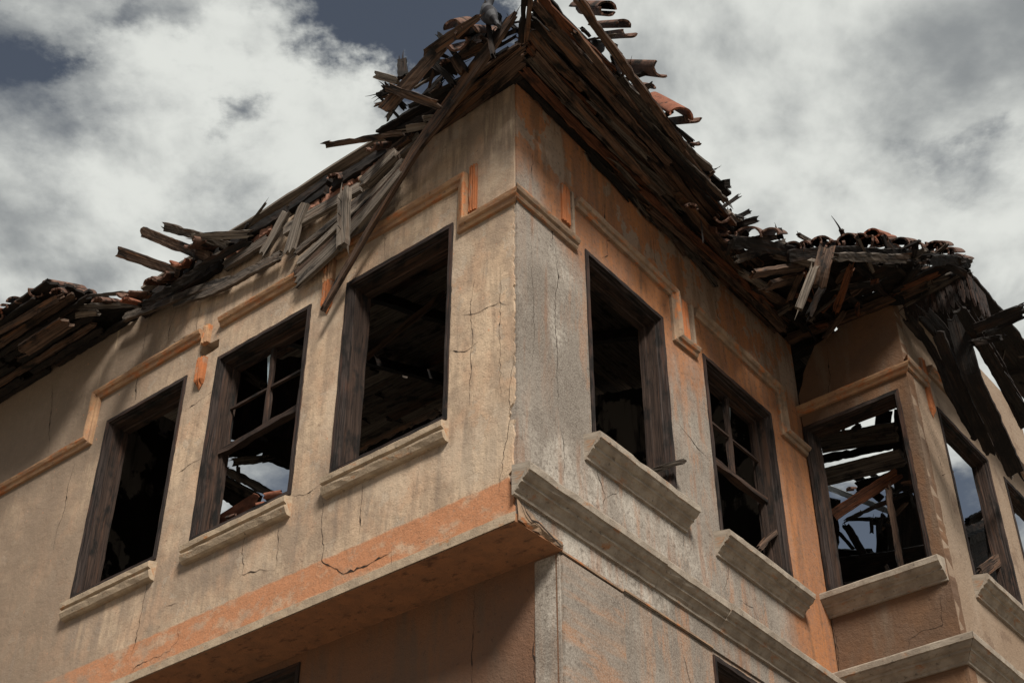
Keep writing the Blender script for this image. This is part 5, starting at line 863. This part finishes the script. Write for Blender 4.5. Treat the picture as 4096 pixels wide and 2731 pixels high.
def F44(u, o, z): return LR(u, 4.4, z) - dR*o
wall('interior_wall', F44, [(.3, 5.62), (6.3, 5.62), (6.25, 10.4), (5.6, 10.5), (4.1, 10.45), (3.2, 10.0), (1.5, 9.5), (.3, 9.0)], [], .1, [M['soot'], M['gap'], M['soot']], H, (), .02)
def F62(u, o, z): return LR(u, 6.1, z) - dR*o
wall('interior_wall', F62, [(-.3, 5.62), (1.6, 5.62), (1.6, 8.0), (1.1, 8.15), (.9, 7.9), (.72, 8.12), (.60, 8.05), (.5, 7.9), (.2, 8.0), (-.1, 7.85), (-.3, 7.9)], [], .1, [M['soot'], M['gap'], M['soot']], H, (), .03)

# roof deck seen from inside through the windows
def part_board(name, tone, P3, w, th, nrm, wp=None, parent=H, rough=1., rag=.05, straight=0., spikes=0):
    mb = MB(); board_mesh(mb, P3, w, th, nrm, wp, rough, rag, tone, 0, straight, spikes); return mb.build(name, M[tone], parent)
SLP = .36
k = 0; r = .05
while r < 5.5:
    z = 9.0+r*SLP; x0 = min(r, 3.4); x1 = 7.3 if r < 2.7 else 5.0+R.uniform(-.3, .25)
    if r > 3.3: x1 = 6.4+R.uniform(-.2, .1)
    cut = x0+(x1-x0)*R.uniform(.35, .65)
    for a, b in ((x0, cut), (cut+R.uniform(.01, .04), x1)):
        if b-a < .3: continue
        part_board('roof_board', R.choice(['brown', 'dgrey', 'dgrey', 'grey']), [LR(a, r, z+R.uniform(-.01, .01)), LR((a+b)/2, r, z+R.uniform(-.015, .01)), LR(b, r, z)], .197+R.uniform(-.012, .012), .022, (0, 0, -1))
    r += .19
l = .05
while l < 4.4:
    z = 9.0+l*SLP; y0 = l+.02; y1 = 5.3+R.uniform(-.2, .1)
    if y1-y0 > .3: part_board('roof_board', R.choice(['char', 'dgrey', 'dgrey', 'grey']), [LR(l, y0, z), LR(l, (y0+y1)/2, z+R.uniform(-.012, .01)), LR(l, y1, z)], .202+R.uniform(-.008, .010), .022, (0, 0, -1))
    l += .19
# added dark sheets over the boards, blocking sunlight through the gaps
def blackout(pts):
    mb = MB(); mb.face([Vector(p) for p in pts], [(p[0], p[1]) for p in pts]); mb.face([Vector(p)+UP*.01 for p in pts][::-1], [(p[0], p[1]) for p in pts]); return mb.build('roof_blackout', M['char'], H)
Z = lambda t: 9.03+t*SLP
blackout([LR(.1, .05, Z(.05)), LR(7.3, .05, Z(.05)), LR(7.3, 2.55, Z(2.55)), LR(2.6, 2.55, Z(2.55))])
blackout([LR(2.65, 2.65, Z(2.65)), LR(4.9, 2.65, Z(2.65)), LR(4.9, 3.3, Z(3.3)), LR(3.3, 3.3, Z(3.3))]); blackout([LR(3.4, 3.42, Z(3.42)), LR(6.2, 3.42, Z(3.42)), LR(6.2, 5.35, Z(5.35)), LR(3.4, 5.35, Z(5.35))])
blackout([LR(.05, .1, Z(.05)), LR(2.6, 2.62, Z(2.6)), LR(2.6, 5.1, Z(2.6)), LR(.05, 5.1, Z(.05))]); blackout([LR(2.7, 2.8, Z(2.7)), LR(4.3, 4.3, Z(4.3)), LR(4.3, 5.1, Z(4.3)), LR(2.7, 5.1, Z(2.7))])
# rafters under the deck
for l in (.9, 1.9, 2.9, 3.9): part_board('rafter', 'char', [LR(l, .1, 8.93), LR(l, l*.5+.3, 8.93+SLP*(l*.5+.2)), LR(l, l, 8.93+SLP*(l-.1))], .07, .10, (0, 0, -1))
for y in (1.2, 2.3, 3.4): part_board('rafter', 'char', [LR(.1, y, 8.93), LR(y*.5, y, 8.93+SLP*y*.5-.03), LR(y, y, 8.93+SLP*y)], .07, .10, (0, 0, -1))
# soffit of the right eave
for k in range(8):
    l = -.035-.076*k; ue = 3.55-abs(l)*3.7+R.uniform(-.1, .1); u0 = l*.9; cuts = [u0]+sorted(R.uniform(u0+.6, ue-.4) for _ in range(1 if ue-u0 > 1.2 else 0))+[ue]
    for a, b in zip(cuts, cuts[1:]):
        z = 8.765+R.uniform(-.012, .012)
        tn = R.choice(['brown', 'brown', 'red', 'dgrey', 'char', 'char'])
        part_board('soffit_board', tn, [LR(l+R.uniform(-.012, .012), a+.01, z), LR(l+R.uniform(-.012, .012), (a+b)/2, z-R.uniform(0, .03)), LR(l+R.uniform(-.022, .022), b, z+R.uniform(-.03, .01))], .070+R.uniform(-.026, .006), .018, (R.uniform(-.25, .25), R.uniform(-.2, .2), -1), None, H, 1., .1, 0, 2)
for k in range(4):
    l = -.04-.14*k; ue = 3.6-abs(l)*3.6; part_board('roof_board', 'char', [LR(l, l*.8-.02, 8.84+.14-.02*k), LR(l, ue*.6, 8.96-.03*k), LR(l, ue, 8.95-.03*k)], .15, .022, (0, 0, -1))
for k in range(17):
    l = -R.uniform(.03, .52); u0 = max(-l*.0+abs(l)*-.6, R.uniform(-.3, 2.1)); u0 = max(u0, l*.8); L = min(R.uniform(.7, 1.7), 3.5-abs(l)*3.2-u0)
    if L < .3: continue
    dl = R.uniform(-.09, .07); dz = R.uniform(-.09, .0); z = R.uniform(8.69, 8.745)
    part_board('soffit_board', R.choice(['brown', 'brown', 'dgrey', 'char', 'red']), [LR(l, u0, z), LR(min(-.02, l+dl*.5), u0+L*.5, z+dz*.4-.01), LR(min(-.015, l+dl), u0+L, z+dz)], R.uniform(.03, .06), .016, (R.uniform(-.5, .5), R.uniform(-.4, .4), -1), None, H, 1., .12, 0, 3)
for k in range(9):
    u0 = R.uniform(.4, 2.6); L = R.uniform(.4, .9); part_board('soffit_board', R.choice(['brown', 'char', 'dgrey']), [LR(-.022, u0, 8.73+R.uniform(-.03, .02)), LR(-.024, u0+L*.5, 8.70), LR(-.022, u0+L, 8.70+R.uniform(-.09, .03))], R.uniform(.03, .06), .014, (.787, -.617, -.2), None, H, 1., .12, 0, 3)
# far left eave
for k in range(9):
    r = -.03-.08*k; a = 3.75+R.uniform(0, .5)+k*.045; c = R.uniform(5.0, 5.8)
    for x0, x1 in ((a, c), (c+R.uniform(.01, .1), 7.4)):
        if R.random() < .1: continue
        z = 8.74+R.uniform(-.015, .015); part_board('soffit_board', R.choice(['char', 'char', 'char', 'brown']), [LR(x0, r, z), LR((x0+x1)/2, r+R.uniform(-.01, .01), z+R.uniform(-.015, .01)), LR(x1, r, z)], .074+R.uniform(-.02, .006), .018, (0, 0, -1))
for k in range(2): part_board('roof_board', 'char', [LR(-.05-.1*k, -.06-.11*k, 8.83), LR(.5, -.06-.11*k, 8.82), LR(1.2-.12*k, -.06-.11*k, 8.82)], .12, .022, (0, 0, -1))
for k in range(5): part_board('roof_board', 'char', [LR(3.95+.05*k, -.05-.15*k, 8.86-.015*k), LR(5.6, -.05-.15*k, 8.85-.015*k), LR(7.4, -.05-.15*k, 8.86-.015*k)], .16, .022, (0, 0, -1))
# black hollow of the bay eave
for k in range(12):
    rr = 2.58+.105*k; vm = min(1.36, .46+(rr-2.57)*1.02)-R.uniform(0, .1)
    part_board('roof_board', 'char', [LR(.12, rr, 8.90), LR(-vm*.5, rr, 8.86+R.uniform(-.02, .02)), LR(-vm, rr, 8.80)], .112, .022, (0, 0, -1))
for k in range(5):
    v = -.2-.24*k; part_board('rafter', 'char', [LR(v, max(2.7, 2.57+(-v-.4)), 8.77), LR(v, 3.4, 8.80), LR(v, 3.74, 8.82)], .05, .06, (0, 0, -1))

for i, (nm, tone, P3, w, th, nrm, wp) in enumerate(PARTS):
    part_board(nm, tone, P3, min(w, .3), th, nrm, wp, H, .6 if w > .09 else 1., .07, .75 if len(P3) < 6 else .4, 2 if nm in ('eave_board', 'soffit_board', 'fascia') else 0)

for k, o in enumerate((.36, .47, .58)):
    part_board('eave_board', 'char', [FC(.0+.03*k, o, 8.80+R.uniform(-.01, .01)), FC(1.0, o, 8.79), FC(2.8, o, 8.80)], .12, .025, (0, 0, -1))
for k in range(3): part_board('roof_board', 'char', [FC(-.05, .05+.12*k, 8.93), FC(1.1, .05+.12*k, 8.92)], .13, .022, (0, 0, -1))
# carved boards hanging from the bay eave
def fret(top, wdir, w, drop, seed):
    n = Vector(wdir).cross(UP).normalized(); mb = MB(); pts = []
    prof = [(-.5, 0), (-.5, .45), (-.40, .52), (-.5, .60), (-.42, .80), (-.2, .92), (0, 1.0), (.15, .90), (.42, .78), (.5, .60), (.38, .52), (.5, .44), (.5, 0)]
    hole = [(0, .34), (.17, .45), (0, .58), (-.17, .45)]
    P = lambda p, o: Vector(top)+Vector(wdir)*(p[0]*w)+UP*(-p[1]*drop)+n*o
    pol = [(x+R.uniform(-.03, .03), y+R.uniform(-.02, .02)) for x, y in prof]
    allp = pol+hole; tris = tessellate_polygon([[Vector((*p, 0)) for p in pol], [Vector((*p, 0)) for p in hole]])
    s0 = R.uniform(0, 40)
    for t in tris:
        mb.face([P(allp[i], .008) for i in t], [(allp[i][1]*drop+s0, allp[i][0]*w) for i in t]); mb.face([P(allp[i], -.008) for i in reversed(t)], [(allp[i][1]*drop+s0, allp[i][0]*w) for i in reversed(t)])
    for pl in (pol, hole):
        for i in range(len(pl)):
            a, b = pl[i], pl[(i+1) % len(pl)]; mb.face([P(a, .008), P(b, .008), P(b, -.008), P(a, -.008)], [(s0, 0), (s0+.05, 0), (s0+.05, .016), (s0, .016)])
    mb.build('fretwork_board', M['frame'], H)
FA, FBt = Vector(FRET[0]), Vector(FRET[1])
for k in range(12):
    t = (k+.5)/12; p = FA.lerp(FBt, t); wd = (FBt-FA).normalized(); fret(p+UP*.02-nL*.01*(k % 2), wd, (FBt-FA).length/12*1.02, R.uniform(.20, .31), k)
for k in range(5):
    p = FBt+dR*(.03+.07*k); fret(p+UP*.0, dR, .068, R.uniform(.24, .34), k)

# ---------------------------------------------------------------- loose things
def nail(parent, p, d):
    mb = MB(); d = Vector(d).normalized(); s = d.orthogonal().normalized(); t = d.cross(s); rows = []
    for k, r in ((0, .0025), (.04, .0025), (.0401, .005), (.043, .005)):
        rows.append([Vector(p)+d*k+(s*math.cos(a)+t*math.sin(a))*r for a in (0, 1.05, 2.09, 3.14, 4.19, 5.24)])
    mb.grid(rows, lambda a, b: (a*.01, b*.01), 0, True); mb.face(rows[-1], [(0, 0)]*6); mb.build('nail', M['iron'], parent)
for i, (lab, grp, tone, P3, w, th, nrm, wp) in enumerate(LOOSE):
    mb = MB(); board_mesh(mb, P3, min(w, .3), th, nrm, wp, .6 if w > .09 else 1., .08, tone, 0, .1 if any(k in lab for k in ('curved', 'diagonal', 'crooked', 'pole')) else .6, 0 if th < .015 or w < .012 else R.choice((1, 2, 3)))
    nm = 'broken_board'
    for key, v in (('beam', 'broken_beam'), ('rafter', 'broken_beam'), ('pole', 'wooden_pole'), ('lath', 'wooden_lath'), ('slat', 'broken_board'), ('batten', 'wooden_batten'), ('post', 'wooden_post'), ('stick', 'wooden_stick'), ('plate', 'roofing_plate')):
        if key in lab.split(' on ')[0].split(' under ')[0]: nm = v; break
    o = mb.build(nm, M[tone], None, False, True); cat = nm.split('_')[1]
    tag(o, lab, {'board': 'board', 'plate': 'metal plate'}.get(cat, cat), grp)
    if 'nail' in lab or i % 9 == 0:
        a, b = Vector(P3[0]), Vector(P3[-1])
        for t in (.25, .5, .7) if 'full of nails' in lab else (.3,):
            nail(o, a.lerp(b, t)+Vector(nrm)*th*.4, Vector(nrm)+UP*.5)
for lab, grp, A, B, r, cv, tone in TILES:
    mb = MB(); tile_mesh(mb, A, B, r*1.28, cv); o = mb.build('clay_tile', M[tone], None, True, True); tag(o, lab, 'roof tile', grp)

# the jumble of short broken laths lying about the eaves
def jumble(n, pos, dirs, label, group, tones):
    for _ in range(n):
        c = pos(); d = dirs(); L = R.uniform(.10, .36); w = R.uniform(.016, .05); nn = Vector((R.uniform(-1, 1), R.uniform(-1, .2), R.uniform(-1, .3))); tn = R.choice(tones)
        mb = MB(); board_mesh(mb, [c-d*L/2, c+nn*R.uniform(-.006, .006), c+d*L/2], w, R.uniform(.010, .025), nn-d*nn.dot(d), None, 1., .07, tn, 0, 0, R.choice((0, 1, 2)))
        tag(mb.build('broken_lath', M[tn], None, False, True), label, 'lath', group)
rv = lambda a: Vector((R.uniform(-a, a), R.uniform(-a, a), R.uniform(-a, a)))
def near(v, a): return (v+rv(a)).normalized()
def pos1():
    u = R.uniform(-.2, 2.5); return LR(-.64+.10*max(0, u)+R.uniform(-.05, .12), u, R.uniform(8.80, 8.93))
jumble(34, pos1, lambda: near(R.choice((nR, dR, nR)), .55), 'short charred lath in the splintered jumble along the top of the right eave', 'laths along the right eave', ['char', 'char', 'dgrey', 'brown'])
jumble(26, lambda: LR(R.uniform(-.25, .95), R.uniform(-.40, -.08), R.uniform(8.83, 8.97)), lambda: near(R.choice((dL, nL, dL)), .5), 'short charred lath in the splintered jumble behind the long diagonal plank', 'laths on the corner eave', ['char', 'char', 'dgrey', 'brown'])
jumble(24, lambda: LR(R.uniform(4.45, 6.2), R.uniform(-.62, -.05), R.uniform(8.78, 8.85)), lambda: near(R.choice((dL, nL, dL)), .4), 'short charred lath in the jumble under the far left tiles', 'laths on the far left eave', ['char', 'char', 'dgrey', 'brown'])
jumble(16, lambda: LR(R.uniform(2.3, 3.8), R.uniform(-.16, .02), R.uniform(8.82, 8.88)), lambda: near(dL, .35), 'short broken lath in the rubble on the wall head beside the jutting boards', 'laths on the cream wall head', ['char', 'dgrey', 'grey'])
jumble(18, lambda: FB(R.uniform(.05, .85), -R.uniform(.25, 1.2), R.uniform(6.75, 8.4)), lambda: near(R.choice((dL, UP, dR)), .8), 'thin burnt slat in the tangle seen inside the bay window', 'slats inside the bay window', ['char', 'char', 'dgrey', 'brown'])
def pos4():
    r = R.uniform(2.6, 3.75); return LR(-min(1.36, .42+(r-2.57)*1.0)+R.uniform(-.06, .25), r, R.uniform(8.80, 8.97))
jumble(40, pos4, lambda: near(R.choice((dR, dB, dR)), .5), 'short charred lath in the dense heap under the bay roof tiles', 'laths on the bay eave', ['char', 'char', 'dgrey', 'dgrey', 'brown'])
jumble(22, lambda: LR(-R.uniform(.1, 1.1), R.uniform(2.9, 3.6), R.uniform(8.66, 8.78)), lambda: near(R.choice((dR, dB)), .5), 'short charred lath hanging in the black hollow of the bay eave', 'laths in the bay eave hollow', ['char', 'dgrey', 'brown', 'red'])
jumble(24, lambda: FC(R.uniform(0, 1.7), R.uniform(.3, .66), R.uniform(8.62, 8.9)), lambda: near(R.choice((dR, nR, -UP)), .5), 'short charred lath hanging from the burnt edge right of the bay corner', 'laths right of the bay corner', ['char', 'char', 'dgrey'])

# ---------------------------------------------------------------- pigeons
def pigeon(tail, body, breast, foot, label, s=1.):
    tail, body, breast = Vector(tail), Vector(body), Vector(breast); fwd = (breast-tail).normalized(); root = empty('pigeon', foot)
    tag(root, label, 'pigeon', 'pigeons on the roof')
    side = fwd.cross(UP).normalized(); up = side.cross(fwd)
    L = .31*s; c0 = body-fwd*L*.55
    st = [(0, .012, .022), (.10, .010, .026), (.22, .014, .022), (.34, .032, .034), (.48, .052, .050), (.62, .060, .058), (.74, .056, .054), (.84, .042, .040), (.91, .028, .027), (.955, .027, .026), (1.0, .026, .025), (1.05, .018, .018), (1.075, .006, .006), (1.115, .002, .002)]
    rows = []
    for t, h, w in st:
        c = c0+fwd*(L*min(t, .86))+up*(0.0 if t < .84 else (t-.84)*.34*s)+fwd*(max(0, t-.86)*.32*s)+up*(-.012*s*math.sin(t*3))
        rows.append([c+side*math.cos(a)*w*s+up*math.sin(a)*h*s for a in [i*math.tau/14 for i in range(14)]])
    mb = MB(); mb.grid(rows, lambda a, b: (a*.03, b*.02), 0, True); mb.face(rows[0][::-1], [(0, 0)]*14); mb.face(rows[-1], [(0, 0)]*14)
    for i in range(len(mb.f)):
        if i < 14*2: mb.mi[i] = 1
    mb.build('body', [M['pigeon_feather'], M['pigeon_dark']], root, True)
    for sg in (-1, 1):
        mb = MB(); rows = []
        for t, w, d in ((.80, .012, .050), (.72, .032, .060), (.58, .042, .062), (.42, .040, .056), (.26, .028, .040), (.12, .016, .022), (.02, .006, .012)):
            c = c0+fwd*L*t+up*(.006*s)+side*sg*d*s*.97
            rows.append([c+up*w*s+side*sg*-.012*s, c+up*w*.5*s+side*sg*.007*s, c+side*sg*.010*s, c-up*w*.6*s+side*sg*.006*s, c-up*w*s-side*sg*.008*s])
        mb.grid(rows, lambda a, b: (a*.03, b*.02)); 
        for i in range(len(mb.f)):
            if (i//4) in (2, 4): mb.mi[i] = 1
        mb.build('wing', [M['pigeon_wing'], M['pigeon_dark']], root, True)
        mb = MB(); hip = c0+fwd*L*.5+side*sg*.02*s-up*.045*s; ft = Vector(foot)+side*sg*.018
        def tube(a, b, r0, r1):
            d = (b-a).normalized(); q = d.orthogonal().normalized(); p = d.cross(q)
            mb.grid([[c+(q*math.cos(x)+p*math.sin(x))*r for x in [i*math.tau/6 for i in range(6)]] for c, r in ((a, r0), (b, r1))], lambda a, b: (a*.01, b*.01), 0, True)
        tube(hip, ft, .006, .003)
        for an in (-.5, 0, .5): tube(ft, ft+(fwd*math.cos(an)+side*math.sin(an))*.028-UP*.006, .003, .0015)
        tube(ft, ft-fwd*.015-UP*.004, .003, .0015)
        mb.build('leg', M['pigeon_leg'], root, True)
    return root
pigeon(BIRD[0], BIRD[1], BIRD[2], BIRD[3], 'gray pigeon perched on the corner eave with its tail pointing down right')
pigeon(Vector(BIRDB[0])-Vector((.1, 0, 0)), BIRDB[1], Vector(BIRDB[1])+Vector((.14, .05, .03)), Vector(BIRDB[1])+Vector((0, 0, -.07)), 'gray pigeon hiding in the shadow between the right eave boards', .8)
